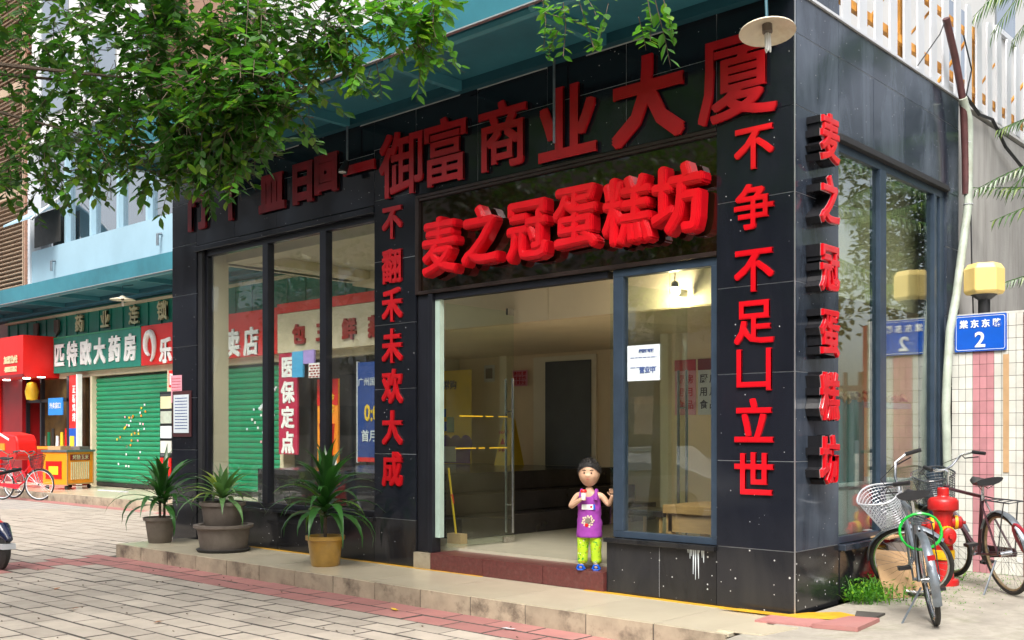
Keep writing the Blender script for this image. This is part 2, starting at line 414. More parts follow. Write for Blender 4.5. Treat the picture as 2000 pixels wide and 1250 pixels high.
def bold_mb(body, size, depth, b, sx=1., layers=((1., 0.),)):
    """thick brush strokes: copies pushed outwards, each a hair further back; layers = (share of b, step forward)"""
    base = text_mb(body, size, depth, 0, sx, res=2); out = MB()
    for li, (k, fz) in enumerate(layers):
        out.add([p + V((0, 0, fz)) for p in base.v], base.f)
        for q in range(8):
            a = q * PI / 4; dx, dy = math.cos(a), math.sin(a)
            if len(layers) == 1: dx, dy = round(dx), round(dy)      # square ended strokes
            out.add([p + V((b * k * dx, b * k * dy, fz - .0004 * (q + 1))) for p in base.v], base.f)
    return out
def letter(name, body, parent, c, size, depth, mat, yaw=0., offset=0., sx=1., bevel=0., roll=0., layers=((1., 0.),)):
    mb = bold_mb(body, size, depth, offset, sx, layers) if offset > .007 else text_mb(body, size, depth, offset, sx, bevel=bevel)
    m = Matrix.Translation(V(c)) @ Matrix.Rotation(yaw, 4, 'Z') @ Matrix.Rotation(PI/2, 4, 'X') @ Matrix.Rotation(roll, 4, 'Z')
    return mb.xform(m).build(name, mat, parent)

# ------------------------------------------------------------------ ground, street
g = MB().box(-260, 260, -260, 260, -1.2, -.46).build('ground', 'asphalt'); setting(g)
g = MB().box(-120, 60, -15.5, -9.2, -.6, -.33).build('road', 'asphalt'); setting(g)
g = MB().box(-120, 60, -9.2, -9.05, -.6, -.17).build('kerb', 'riser'); setting(g)
g = MB().box(-120, 60, -22, -15.5, -.6, -.17).build('far_pavement', 'paver_far'); setting(g)
mk = MB()
for i in range(24): mk.box(-60 + i * 5, -57.6 + i * 5, -12.4, -12.25, -.34, -.326)
setting(mk.build('road_marking', 'white'))

import mathutils
CAMP = V((3.66, -7.14, 1.36)); CR = V((.7386, .6742, 0)); CF = V((-.6741, .7387, 0))
def inview(x, y, z, mx=.52, dmax=99):
    d = V((x, y, z)) - CAMP; b = d.dot(CF)
    return .5 < b < dmax and abs(d.dot(CR) / b) < mx and (CAMP.z - z) / b < .23

pave = MB().box(-120, .12, -9.05, 3.2, -.45, -.1655).build('pavement', 'grout_dark'); setting(pave)
ORG[pave.name] = V((0, 0, 0))
PX, PY, J, JY = .46, .235, .007, .013
cells = []
for j in range(-40, 22):
    y0 = -1.47 + j * PY
    off = .5 * PX * (j % 2)
    for i in range(-75, 6):
        x0 = i * PX + off; xc, yc = x0 + PX/2, y0 + PY/2
        if yc > 3.15 or xc > -.1: continue
        if -.96 < yc and xc > -8.62: continue
        if yc > -1.47 and xc > -8.62: continue
        if not inview(xc, yc, -.16, .56, 21): continue
        d = (V((xc, yc, 0)) - V((CAMP.x, CAMP.y, 0))).length
        red = (-8.95 < xc < -8.05 and yc < -1.0)
        cells.append((d, x0, y0, PX, PY, red))
for j in range(2):
    for i in range(-19, 2):
        x0 = i * .46 + .23 * j; xc = x0 + .23
        if xc > .1 or not inview(xc, -1.2, -.16, .56): continue
        d = (V((xc, -1.2, 0)) - V((CAMP.x, CAMP.y, 0))).length
        cells.append((d, x0, -1.47 + j * .26, .46, .26, True))
cells.sort(key=lambda c: c[0])
pm = {False: None, True: None}
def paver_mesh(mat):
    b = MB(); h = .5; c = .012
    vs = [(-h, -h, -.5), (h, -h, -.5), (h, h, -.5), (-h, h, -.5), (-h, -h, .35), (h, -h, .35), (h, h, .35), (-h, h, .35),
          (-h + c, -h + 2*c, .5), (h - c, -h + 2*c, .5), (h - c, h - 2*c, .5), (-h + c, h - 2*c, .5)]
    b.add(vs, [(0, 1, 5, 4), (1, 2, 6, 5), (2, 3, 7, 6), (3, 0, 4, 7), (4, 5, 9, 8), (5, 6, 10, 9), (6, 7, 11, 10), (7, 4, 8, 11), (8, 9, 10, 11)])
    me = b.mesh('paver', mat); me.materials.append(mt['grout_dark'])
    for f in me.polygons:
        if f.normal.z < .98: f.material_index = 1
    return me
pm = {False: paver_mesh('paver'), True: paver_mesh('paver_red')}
rest = {False: MB(), True: MB()}
for k, (d, x0, y0, w, h, red) in enumerate(cells):
    zt = -.16 + random.uniform(-.0025, .0025); tx, ty = random.gauss(0, .003), random.gauss(0, .004)
    if k < 295:
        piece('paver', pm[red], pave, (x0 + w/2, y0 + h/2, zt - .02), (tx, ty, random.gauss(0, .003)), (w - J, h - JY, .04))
    else:
        rest[red].add([(x0+J/2, y0+JY/2, zt), (x0+w-J/2, y0+JY/2, zt), (x0+w-J/2, y0+h-JY/2, zt), (x0+J/2, y0+h-JY/2, zt)], [(0, 1, 2, 3)])
for red, b in rest.items():
    if b.v:
        o = b.build('paver_field', 'paver_red' if red else 'paver', pave); o['kind'] = 'stuff'
# beyond the reach of single pavers: one sheet
g = MB()
g.box(-120, -15.5, -9.0, 3.2, -.2, -.1645); setting(g.build('far_paving', 'paver_far'))
g = MB(); g.box(-.1, .12, -9.05, -1.0, -.3, -.169)
setting(g.build('pavement_edge', 'concrete'))
# rising concrete yard at the right
g = MB(); N = 28
vs = []; fs = []
for i in range(N + 1):
    for j in range(N + 1):
        x = .06 + (i / N) ** 1.5 * 40; y = -9 + (j / N) * 45
        z = .0 + max(0, y) * .014 + .006 * mnoise.noise(V((x * 2, y * 2, 0)))
        if y < -1.6: z = -.16 + .15 * max(0, (y + 3.4) / 1.8) if y > -3.4 else -.16
        vs.append((x, y, z))
for i in range(N):
    for j in range(N):
        a = i * (N + 1) + j; fs.append((a, a + N + 1, a + N + 2, a + 1))
g.add(vs, fs)
setting(g.build('concrete_yard', 'concrete', smooth=True))

# ------------------------------------------------------------------ raised platform in front of the shop
plat = MB().box(-8.585, -.02, -.958, -.005, -.19, -.008).build('step_platform', 'grout_dark'); setting(plat)
xs = [-8.6 + .8 * i for i in range(11)] + [.0]
for a, b in zip(xs, xs[1:]):
    bpiece('slab', 'slab', plat, a + .003, b - .003, -.945, -.005, -.022, 0, (random.gauss(0, .001), 0, 0))
x = -8.6; k = 0
while x < -.05:
    w = .615; x1 = min(x + w, -.01)
    bpiece('riser_tile', 'riser', plat, x + .006, x1 - .006, -.965 + random.uniform(-.003, .003), -.935, -.17, -.004 , (0, random.gauss(0, .003), 0))
    x = x1
bpiece('riser_tile', 'riser', plat, -8.61, -8.588, -.94, -.0, -.17, -.004)
st = MB()
st.box(-7.1, -3.2, -.062, -.012, .0, .004); st.box(-1.95, .0, -.07, -.012, .0, .004)
st.build('painted_stripe', 'yellow_paint', plat)
st = MB()   # ragged stained end of the stripe at the corner
st.prism([(-.55, -.16), (.10, -.13), (.34, .02), (.40, .22), (.22, .30), (.05, .12), (-.02, -.05), (-.4, -.07)], lambda u, v: (u, v, .012), (0, 0, .006))
o = st.build('yellow_paint_patch', 'yellow_paint', plat)
bt = thing('broken_slab', 'broken pink paving slabs lying at the foot of the black corner pillar', 'paving slab', (.3, -.1, 0))
MB().prism([(-.10, -.42), (.30, -.36), (.36, -.1), (.1, -.02), (-.12, -.15)], lambda u, v: (u, v, .0), (0, 0, .014)).build('fragment', 'paver_red', bt)
MB().prism([(.32, -.38), (.62, -.30), (.58, .16), (.38, .1)], lambda u, v: (u, v, .004), (0, 0, .03)).build('fragment', 'paver_red', bt)
MB().prism([(.40, .14), (.52, .2), (.5, .45), (.3, .4)], lambda u, v: (u, v, .004), (0, 0, .02)).build('fragment', 'grout_dark', bt)
MB().prism([(-.12, -.9), (.2, -.85), (.26, -.46), (-.1, -.5)], lambda u, v: (u, v, .0), (0, 0, .01)).build('fragment', 'slab', bt)

# ------------------------------------------------------------------ the corner shop
TOP = 4.66
shop = thing('corner_shop', 'single storey corner shop clad in black polished granite with red lettering', 'building', (0, 0, 0))
ZL = [0, .475, 1.15, 1.825, 2.50, 3.17, 3.82, 4.36, 5.6]
def clad_front(x0, x1, zs, mat='granite', y=0.0, parts=1, g=.005):
    for a, b in zip(zs, zs[1:]):
        for i in range(parts):
            xa = x0 + (x1 - x0) * i / parts; xb = x0 + (x1 - x0) * (i + 1) / parts
            bpiece('granite_panel', mat, shop, xa + g/2, xb - g/2, y, y + .022, a + g/2, b - g/2, (random.gauss(0, .0015), 0, random.gauss(0, .0015)))
def clad_side(y0, y1, zs, mat='granite_side', x=0.0, parts=1, g=.005):
    for a, b in zip(zs, zs[1:]):
        for i in range(parts):
            ya = y0 + (y1 - y0) * i / parts; yb = y0 + (y1 - y0) * (i + 1) / parts
            bpiece('granite_panel', mat, shop, x - .022, x, ya + g/2, yb - g/2, a + g/2, b - g/2, (0, random.gauss(0, .0015), random.gauss(0, .0015)))
# front
clad_front(-8.96, -8.36, [-.16] + ZL[1:-1] + [4.7])
clad_front(-8.36, -4.83, [3.78, 4.33, 4.7], parts=4)
clad_front(-8.33, -4.83, [0, .43], 'granite_base', parts=4)
clad_front(-4.83, -4.18, [0, .475], 'granite_base')
clad_front(-4.83, -4.18, ZL[1:-1] + [4.7])
clad_front(-4.18, -.67, [3.78, 4.33, 4.7], parts=4)
clad_front(-1.755, -.67, [0, .43], 'granite_base', parts=2)
clad_front(-.67, -.0, [0, .475], 'granite_base')
clad_front(-.67, -.0, ZL[1:])
# side
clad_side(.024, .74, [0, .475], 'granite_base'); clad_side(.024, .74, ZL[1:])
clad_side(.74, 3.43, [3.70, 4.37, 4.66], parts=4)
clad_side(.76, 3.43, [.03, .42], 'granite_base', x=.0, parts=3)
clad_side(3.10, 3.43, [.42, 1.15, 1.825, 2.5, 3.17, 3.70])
# grout behind, dark core behind that
gb = MB()
gb.box(-8.94, -.02, .004, .018, 3.79, 4.66); gb.box(-.66, -.015, .004, .018, .01, 5.5)
gb.box(-4.82, -4.19, .004, .018, .01, 3.8); gb.box(-8.94, -8.37, .004, .018, -.1, 3.8)
gb.box(-1.75, -.68, .004, .018, .01, .42); gb.box(-8.32, -4.84, .004, .018, .01, .42)
gb.box(-.018, -.004, .03, .73, .01, 5.5); gb.box(-.018, -.004, .75, 3.42, 3.71, 4.65)
gb.box(-.018, -.004, .77, 3.42, .04, .41); gb.box(-.018, -.004, 3.11, 3.42, .42, 3.7)
gb.build('grout', 'grout', shop)
cr = MB()
cr.box(-.64, -.03, .028, .70, 0, 5.55); cr.box(-4.80, -4.20, .028, .34, 0, 4.6)
cr.box(-8.93, -8.42, .028, .34, -.16, 4.6); cr.box(-8.42, -4.8, .028, .3, 3.80, 4.6); cr.box(-4.2, -.64, .07, .3, 3.76, 4.6)
cr.box(-.30, -.03, .70, 3.38, 3.74, 4.6); cr.box(-.28, -.03, 3.12, 3.38, 0, 3.74)
cr.box(-8.3, -4.8, .028, .2, 0, .42); cr.box(-1.74, -.64, .028, .2, 0, .42); cr.box(-.2, -.03, .70, 3.12, 0, .41)
cr.build('wall_core', 'core', shop)
dp = MB()
for k in range(9):
    x = -.93 + k * .018 + random.uniform(-.006, .006); dp.tube([(x, -.003, .43), (x + random.uniform(-.006, .006), -.003, .43 - random.uniform(.04, .26) * (1 if k in (3, 4, 5) else .5))], [.007, .002], 5)
dp.build('paint_drip', 'paper', shop)
tr = MB()   # bright corner trim
tr.box(-.004, .004, -.004, .004, 0, 5.5)
tr.build('corner_trim', 'steel_edge', shop)
# sills
sl = MB(); sl.box(-8.33, -4.83, -.03, .1, .432, .472); sl.build('sill', 'granite_base', shop, bevel=.004)
sl = MB(); sl.box(-1.76, -.67, -.045, .1, .432, .472); sl.build('sill', 'granite_base', shop, bevel=.004)
sl = MB(); sl.box(-.10, .05, .76, 3.43, .424, .472); sl.build('sill', 'granite_side', shop, bevel=.004)
# floor, roof, ceilings, interior walls
MB().box(-8.9, -.2, .30, 7.0, .0, .195).build('floor', 'interior_floor', shop)
th = [(-4.18, -3.93), (-3.93, -3.2), (-3.2, -2.45), (-2.45, -1.76)]
for i, (a, b) in enumerate(th):
    bpiece('threshold_stone', 'riser' if i == 0 else 'threshold', shop, a + .003, b - .003, -.035, .33, .003, .168 if i else .16)
MB().box(-9.0, -.0, .0, 7.2, 4.66, 4.70).build('roof', 'white_wall', shop)
MB().box(-8.96, -.3, .3, 3.3, 3.70, 3.76).build('ceiling', 'interior', shop)
cf = MB()   # coffer steps of the ceiling behind the left window
cf.box(-8.3, -4.85, .34, .62, 3.58, 3.70); cf.box(-8.3, -4.85, 2.5, 3.3, 3.52, 3.70)
cf.box(-8.34, -7.9, .62, 2.5, 3.58, 3.70); cf.box(-5.3, -4.85, .62, 2.5, 3.58, 3.70)
cf.build('ceiling_coffer', 'interior', shop, bevel=.01)
MB().lathe([(0, .0), (.55, .0), (.62, .03), (.62, .06)], (-5.95, 1.35, 3.64), 32).build('ceiling_rose', 'interior', shop, smooth=True)
ib = MB(); lo = [(-5.05, 1.2), (-8.2, 3.55), (-8.4, 4.62), (-.32, 4.62), (-.32, 1.2)]
ib.prism(lo, lambda u, v: (u, v, 2.55), (0, 0, 1.12)); ib.build('low_ceiling', 'interior_warm', shop)
sf = MB()
for a, b in ((-5.03, -3.42), (-3.41, -1.9), (-1.89, -.34)): sf.box(a, b, 1.175, 1.195, 2.56, 3.66)
sf.build('soffit_panel', 'interior', shop)
MB().box(-8.6, -.3, 4.62, 4.75, 0, 3.7).build('back_wall', 'interior_warm', shop)
MB().box(-3.27, -.30, 3.28, 3.38, .19, 3.7).build('inner_wall', 'interior_warm', shop)
MB().box(-3.38, -3.27, 3.2, 4.6, .19, 2.56).build('inner_wall', 'interior', shop)
MB().box(-8.52, -8.20, .16, .37, 0, 3.7).build('column', 'interior', shop)
MB().box(-8.5, -8.2, 3.4, 4.6, 0, 3.7).build('column', 'interior', shop)
MB().box(-8.42, -8.20, .37, 3.4, 3.58, 3.7).build('beam', 'interior', shop)
MB().box(-8.36, -8.352, .37, 3.4, .2, 3.58).build('pane', 'glass', shop)
# stairs climbing to the left
for i, (xx, z0, z1) in enumerate(((-4.4, .195, .43), (-4.75, .43, .66), (-5.1, .66, .89))):
    MB().box(-8.3, xx, .88, 4.6, z0, z1).build('stair_tread', 'stair', shop, bevel=.008)
MB().box(-6.6, -5.42, 4.58, 4.615, .892, 2.5).build('inner_door_frame', 'interior', shop)
MB().box(-6.35, -5.5, 4.56, 4.59, .892, 2.42).build('inner_door', M('grey_metal_door', (.10, .105, .10), .4, .15, 2), shop)
MB().box(-7.22, -7.08, 4.50, 4.62, .89, 2.55).build('column', 'interior', shop)
# windows: frame bars + panes
def window_front(xs, z0, z1, y, mat, glassmat, bw=.06, bars=None):
    f = MB(); a, b = xs[0], xs[-1]
    f.box(a, b, y - .03, y + .05, z0, z0 + .055); f.box(a, b, y - .03, y + .05, z1 - .065, z1)
    f.box(a, a + bw, y - .031, y + .05, z0 + .055, z1 - .065); f.box(b - bw * .6, b, y - .031, y + .05, z0 + .055, z1 - .065)
    fo = f.build('window_frame', mat, shop, bevel=.004)
    mu = xs[1:-1]; edges = [a + bw]
    for m in mu:
        MB().box(m - .055, m + .055, y - .045, y + .05, z0 + .055, z1 - .065).build('mullion', mat, shop, bevel=.004); edges += [m - .055, m + .055]
    edges.append(b - bw * .6)
    for i in range(0, len(edges), 2):
        MB().box(edges[i], edges[i+1], y, y + .008, z0 + .05, z1 - .06).build('pane', glassmat, shop)
    return fo
window_front([-8.26, -6.90, -5.78, -4.83], .475, 3.70, .09, 'frame_dark', 'glass')
MB().box(-8.40, -4.83, -.015, .10, 3.70, 3.77).build('window_head', 'granite', shop, bevel=.006)
MB().box(-8.36, -8.26, .02, .12, .47, 3.7).build('window_reveal', 'core', shop)
window_front([-1.70, -.67], .475, 2.76, .05, 'frame', 'glass_right', bw=.105)
# side window
f = MB(); x = -.05
f.box(x - .05, x + .03, .74, 3.10, .475, .53); f.box(x - .05, x + .03, .74, 3.10, 3.63, 3.70)
f.box(x - .05, x + .031, 2.98, 3.10, .53, 3.63); f.box(x - .05, x + .031, .74, .765, .53, 3.63)
f.build('window_frame', 'frame', shop, bevel=.004)
f = MB(); f.box(x - .05, x + .045, 1.56, 1.69, .53, 3.63); f.build('mullion', 'frame', shop, bevel=.004)
f = MB(); f.box(x - .05, x + .045, 2.80, 2.86, .53, 3.63); f.build('mullion', 'frame', shop, bevel=.004)
for a, b in ((.765, 1.56), (1.69, 2.80), (2.86, 2.98)):
    MB().box(x, x + .008, a, b, .525, 3.635).build('pane', 'glass_side', shop)
hd = MB(); hd.box(-.03, .03, .74, 3.12, 3.70, 3.735); hd.box(-.03, .018, .74, 3.12, 3.735, 3.76); hd.build('window_head', 'core', shop, bevel=.004)
# door opening: frame and one open leaf
f = MB(); f.box(-4.17, -4.02, .02, .10, .168, 2.76); f.box(-3.99, -3.93, -.01, .11, .168, 2.76)
f.build('door_frame', 'frame_dark', shop, bevel=.004)
f = MB(); f.box(-3.925, -3.86, .03, .09, .32, 2.72); f.build('door_edge', M('pale_green_edge', (.42, .55, .48), .3), shop)
f = MB(); f.box(-3.93, -1.76, .02, .10, 2.70, 2.76); f.build('door_frame', 'frame_dark', shop)
def door(hx, hy, yaw, w, ang):
    d = MB().box(0, w, -.006, .006, .012, 2.47).build('glass_door', 'glass_door'); ORG[d.name] = V((0, 0, 0))
    MB().box(w - .16, w, -.012, .012, .0, .06).build('patch_fitting', 'chrome', d)
    MB().box(w - .10, w, -.012, .012, 2.43, 2.5).build('patch_fitting', 'chrome', d)
    hdl = MB()
    for s in (-.05, .05): hdl.tube([(w - .06, s, .1), (w - .06, s, 1.75)], .014, 8)
    for zz in (.4, 1.4): hdl.cyl((w - .06, -.05, zz), (w - .06, .05, zz), .009, n=6)
    hdl.build('handle', 'chrome', d, smooth=True)
    if not ang:
        for a_, b_, z_ in ((.12, .42, 1.005), (.46, .55, 1.005), (.62, .90, 1.005), (.18, .52, 1.335), (.56, .68, 1.335), (.76, .9, 1.335)):
            MB().box(a_, b_, -.0085, -.0065, z_, z_ + .011).build('safety_stripe', 'yellow', d)
    d.parent = shop; d.location = (hx, hy, .20); d.rotation_euler = (0, 0, yaw); return d
door(-3.86, .12, R(90), 1.0, 0)
door(-1.80, .12, R(82), 1.0, 1)
# sign recess
f = MB(); f.box(-4.18, -.67, -.012, .03, 3.745, 3.775); f.box(-4.18, -4.13, -.012, .03, 2.77, 3.745); f.box(-4.13, -.67, -.006, .03, 3.715, 3.742)
f.box(-4.13, -.67, -.012, .03, 2.765, 2.80)
f.build('sign_frame', M('bronze_frame', (.06, .042, .038), .3, .2, metal=.6), shop, bevel=.003)
MB().box(-4.13, -.67, .022, .06, 2.80, 3.715).build('sign_board', 'panel_brown', shop)
MB().box(-4.15, -.67, .03, .28, 2.765, 2.80).build('sign_soffit', 'core', shop)
# upper floor over the canopy
up = MB(); up.box(-9.0, -.9, .15, .3, 4.72, 5.35); up.box(-9.0, -5.05, .15, .3, 5.35, 9); up.box(-4.45, -.9, .15, .3, 5.9, 9)
up.build('upper_wall', 'white_wall', shop)
for a, b, c, d in ((-5.05, -4.45, 5.35, 7.2), (-8.2, -6.9, 5.35, 7.0)):
    fr = MB(); fr.box(a, b, .1, .2, c, c + .05); fr.box(a, a + .05, .1, .2, c, d); fr.box(b - .05, b, .1, .2, c, d); fr.box((a+b)/2-.02, (a+b)/2+.02, .1, .2, c, d)
    w = fr.build('upper_window', 'white', shop); MB().box(a + .05, b - .05, .14, .15, c + .05, d).build('pane', 'glass_far', w)
MB().box(-4.84, -4.66, .08, .13, 5.52, 5.72).build('vent_grille', M('brown_grille', (.14, .07, .04)), shop)
bx = thing('louvre_cage', 'brown louvred air conditioner cage high above the teal canopy behind the leaves', 'louvre cage', (-8.2, 0, 5.6))
MB().box(-8.72, -8.68, -.5, .14, 5.65, 8).build('frame_post', 'louver', bx); MB().box(-7.72, -7.68, -.5, .14, 5.65, 8).build('frame_post', 'louver', bx)
lv = MB().box(-.5, .5, -.02, .02, -.018, .018).mesh('slat', 'louver')
for i in range(24):
    piece('slat', lv, bx, (-8.2, -.5, 5.7 + i * .095), (R(35), 0, 0))

# ------------------------------------------------------------------ signs on the shop
s1 = thing('building_name_sign', 'row of six large flat red characters above the brown sign board', 'sign', (-2.4, 0, 4.1))
for ch, x, z, sz, bo in (('御', -4.36, 4.13, .70, .013), ('富', -3.72, 4.14, .68, .014), ('商', -2.95, 4.15, .66, .016), ('业', -2.17, 4.10, .70, .024), ('大', -1.31, 4.13, .74, .028), ('厦', -.47, 4.13, .72, .013)):
    letter('character', ch, s1, (x, -.03, z), sz, .022, 'red_flat', offset=bo * .85)
s2 = thing('partial_name_sign', 'dim red characters on the granite above the left window half hidden by leaves', 'sign', (-6.8, 0, 4.2))
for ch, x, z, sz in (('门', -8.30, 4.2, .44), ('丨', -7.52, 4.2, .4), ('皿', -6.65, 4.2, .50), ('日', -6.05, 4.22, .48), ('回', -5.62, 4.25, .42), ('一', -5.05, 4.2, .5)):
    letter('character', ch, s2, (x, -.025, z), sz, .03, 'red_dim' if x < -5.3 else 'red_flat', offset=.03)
s3 = thing('shop_name_sign', 'six thick puffy red characters mounted on the brown glass board over the door', 'sign', (-2.3, 0, 3.2))
for ch, x, z in (('麦', -3.70, 3.19), ('之', -3.15, 3.22), ('冠', -2.56, 3.20), ('蛋', -2.00, 3.24), ('糕', -1.45, 3.21), ('坊', -.955, 3.23)):
    l = letter('character', ch, s3, (x, -.075, z), .57, .10, 'red', offset=.028, sx=.86, layers=((1., 0.), (.80, .012), (.45, .020), (.12, .024)))
s4 = thing('right_couplet', 'vertical row of flat red characters down the front of the corner pillar', 'sign', (-.33, 0, 2.3))
for ch, z in (('不', 3.56), ('争', 3.10), ('不', 2.62), ('足', 2.22), ('凵', 1.86), ('立', 1.45), ('世', 1.04)):
    letter('character', ch, s4, (-.335, -.012, z), .365, .02, 'red', offset=.0075, sx=.96)
s5 = thing('left_couplet', 'vertical row of flat red characters down the pillar left of the door', 'sign', (-4.5, 0, 2.3))
for ch, z in (('不', 3.56), ('翻', 3.10), ('禾', 2.70), ('未', 2.27), ('欢', 1.85), ('大', 1.42), ('成', .99)):
    letter('character', ch, s5, (-4.53, -.012, z), .37, .02, 'red_flat', offset=.010, sx=.86)
s6 = thing('side_name_sign', 'vertical row of red characters on black boxes on the side of the corner pillar', 'sign', (.1, .32, 2.4))
for ch, z in (('麦', 3.60), ('之', 3.13), ('冠', 2.62), ('蛋', 2.13), ('糕', 1.64), ('坊', 1.16)):
    mb = text_mb(ch, .37, .115, .014, .80); m = Matrix.Translation((.060, .31, z)) @ Matrix.Rotation(PI/2, 4, 'Z') @ Matrix.Rotation(PI/2, 4, 'X')
    rt = mb.xform(m).build('character_box', 'black_return', s6)
    mb = text_mb(ch, .37, .018, .006, .80, bevel=.006); m = Matrix.Translation((.130, .31, z)) @ Matrix.Rotation(PI/2, 4, 'Z') @ Matrix.Rotation(PI/2, 4, 'X')
    mb.xform(m).build('character', 'red', rt)
    mb = text_mb(ch, .37, .003, .0165, .80); m = Matrix.Translation((.1185, .31, z)) @ Matrix.Rotation(PI/2, 4, 'Z') @ Matrix.Rotation(PI/2, 4, 'X')
    mb.xform(m).build('edge_trim', 'steel_edge', rt)

# ------------------------------------------------------------------ teal canopies
def canopy(label, x0, x1, yw, zb, reach, ribs, lift=.36):
    loc = ((x0 + x1) / 2, yw, zb); t = thing('canopy', label, 'canopy', loc)
    MB().box(x0, x1, yw - reach, yw - .002, zb + .09, zb + .105).build('soffit', 'teal', t)
    MB().box(x0, x1, yw - .09, yw - .003, zb, zb + .088).build('wall_beam', 'teal_dark', t)
    MB().tube([(x0, yw - reach + .13, zb + .045), (x1, yw - reach + .13, zb + .045)], .05, 8).build('edge_beam', 'teal_rib', t, smooth=True)
    f = MB(); yo = yw - reach
    f.prism([(yo - .02, zb + .03), (yo - .06, zb + lift), (yo - .075, zb + lift), (yo - .035, zb + .03)], lambda u, v: (x0, u, v), (x1 - x0, 0, 0))
    f.build('fascia', 'teal', t)
    MB().box(x0, x1, yo - .04, yo - .0, zb + .018, zb + .03).build('fascia_lip', 'steel_edge', t)
    for rx in ribs:
        w = .065; prof = [(yw - .09, zb - .01), (yo + .2, zb - .012), (yo + .08, zb + .02), (yo + .0, zb + .11), (yo - .02, zb + .2), (yo + .03, zb + .2), (yo + .11, zb + .087), (yw - .09, zb + .087)]
        MB().prism(prof, lambda u, v: (rx - w/2, u, v), (w, 0, 0)).build('rib', 'teal_rib', t)
    return t
cn = canopy('teal steel canopy running above the black granite shop front', -9.0, .0, 0, 4.67, 1.08, [-8.56, -6.86, -5.16, -3.46, -1.72, -.05])
cf_ = canopy('teal steel canopy over the green pharmacy far left, below pale blue cladding', -29.8, -9.2, 5.2, 4.70, 1.3, [-29.4 + 1.97 * i for i in range(11)], lift=.38)

# hanging lamps
def pan_lamp(label, loc, r, top, group):
    t = thing('pan_lamp', label, 'lamp', loc, group); x, y, z = loc
    prof = [(.035, .085), (.05, .075), (.07, .055), (r * .6, .030), (r, .0), (r + .004, -.010), (r - .004, -.008), (r * .6, .020), (.06, .042), (.0, .05)]
    MB().lathe(prof, loc, 28).build('shade', 'enamel', t, smooth=True)
    MB().lathe([(0, .03), (.034, .03), (.034, -.03), (.02, -.035), (0, -.035)], (x, y, z + .02), 16).build('socket', 'pot_grey', t, smooth=True)
    MB().tube([(x, y, z + .09), (x, y, z + top), (x, y + .25, z + top + .05)], .011, 8).build('stem', 'teal_dark', t)
    b = MB()
    for k in range(3):
        a = k * 2.094 + .4; dx, dy = .016 * math.cos(a), .016 * math.sin(a); ex, ey = .016 * math.cos(a + .9), .016 * math.sin(a + .9)
        b.tube([(x + dx, y + dy, z - .02), (x + dx, y + dy, z - .135), (x + (dx+ex)/2, y + (dy+ey)/2, z - .148), (x + ex, y + ey, z - .135), (x + ex, y + ey, z - .02)], .0062, 6)
    b.build('bulb', 'bulb', t, smooth=True); return t
pan_lamp('cream enamel pan lamp with a white tube bulb hanging at the black corner pillar', (.22, -.82, 4.07), .185, .62, 'pan lamps under the teal canopies').rotation_euler = Matrix.Rotation(R(-9), 3, V((.7386, .6742, 0))).to_euler()
pan_lamp('cream pan lamp under the far teal canopy above the green pharmacy board', (-18.35, 4.1, 4.35), .27, .3, 'pan lamps under the teal canopies')

for lb_, x, z0 in (('thin dark conduit hanging in front of the fourth large red character', -2.26, 3.93), ('thin dark conduit with a small spot lamp hanging left of the large red characters', -5.16, 4.28)):
    q = thing('conduit', lb_, 'conduit', (x, -.08, z0)); MB().tube([(x, -.10, 4.68), (x, -.10, z0)], .012, 8).build('rod', 'galv', q, smooth=True)
    if x < -4: MB().tube([(x, -.10, z0), (x, -.16, z0 - .12)], [.03, .05], 12).build('spot_head', 'black', q, smooth=True); MB().lathe([(0, 0), (.04, 0), (.04, .01), (0, .01)], (x, -.165, z0 - .13), 12).build('spot_glass', 'bulb', q)

# ------------------------------------------------------------------ papers
def paper(name, label, cx, z, w, h, y, mat='paper', ink='ink', lines=7, frame=None, head=None, gp=None, cat='notice', big=()):
    t = thing(name, label, cat, (cx, y, z), gp)
    if frame: MB().box(cx - w/2 - .04, cx + w/2 + .04, y - .012, y, z - h/2 - .05, z + h/2 + .05).build('backing_board', frame, t)
    yy = y - .016 if frame else y
    MB().box(cx - w/2, cx + w/2, yy - .004, yy - .001, z - h/2, z + h/2).build('sheet', mat, t)
    ln = MB()
    for i in range(lines):
        zz = z + h/2 - h * (i + 1.3) / (lines + 1.6); a = cx - w * .4; e = cx + w * .4
        while a < e:
            b_ = min(e, a + random.uniform(.02, .05) * (w / .3)); ln.box(a, b_, yy - .0055, yy - .004, zz, zz + h * .022); a = b_ + .008
    ln.build('print', ink, t)
    for (s_, xx, zz, sz) in big: letter('lettering', s_, t, (cx + xx, yy - .006, z + zz), sz, .002, ink, offset=.002)
    return t
paper('framed_notice', 'white sheet of handwriting in a dark red frame on the leftmost granite pillar', -8.70, 1.62, .38, .50, -.004, frame=M('dark_red_board', (.06, .012, .014)), lines=11, ink='ink_blue')
paper('pink_notice', 'pink paper notice above the framed sheet on the leftmost granite pillar', -8.84, 1.95, .27, .36, -.006, mat='paper_pink', lines=8, ink='ink_red')
paper('window_notice', 'pale blue and white printed sheet taped to the glass right of the door', -1.40, 1.955, .33, .30, .045, lines=2, ink='ink_blue', big=[('营业中', .04, -.06, .055), ('经营许可证', .03, .10, .03)])

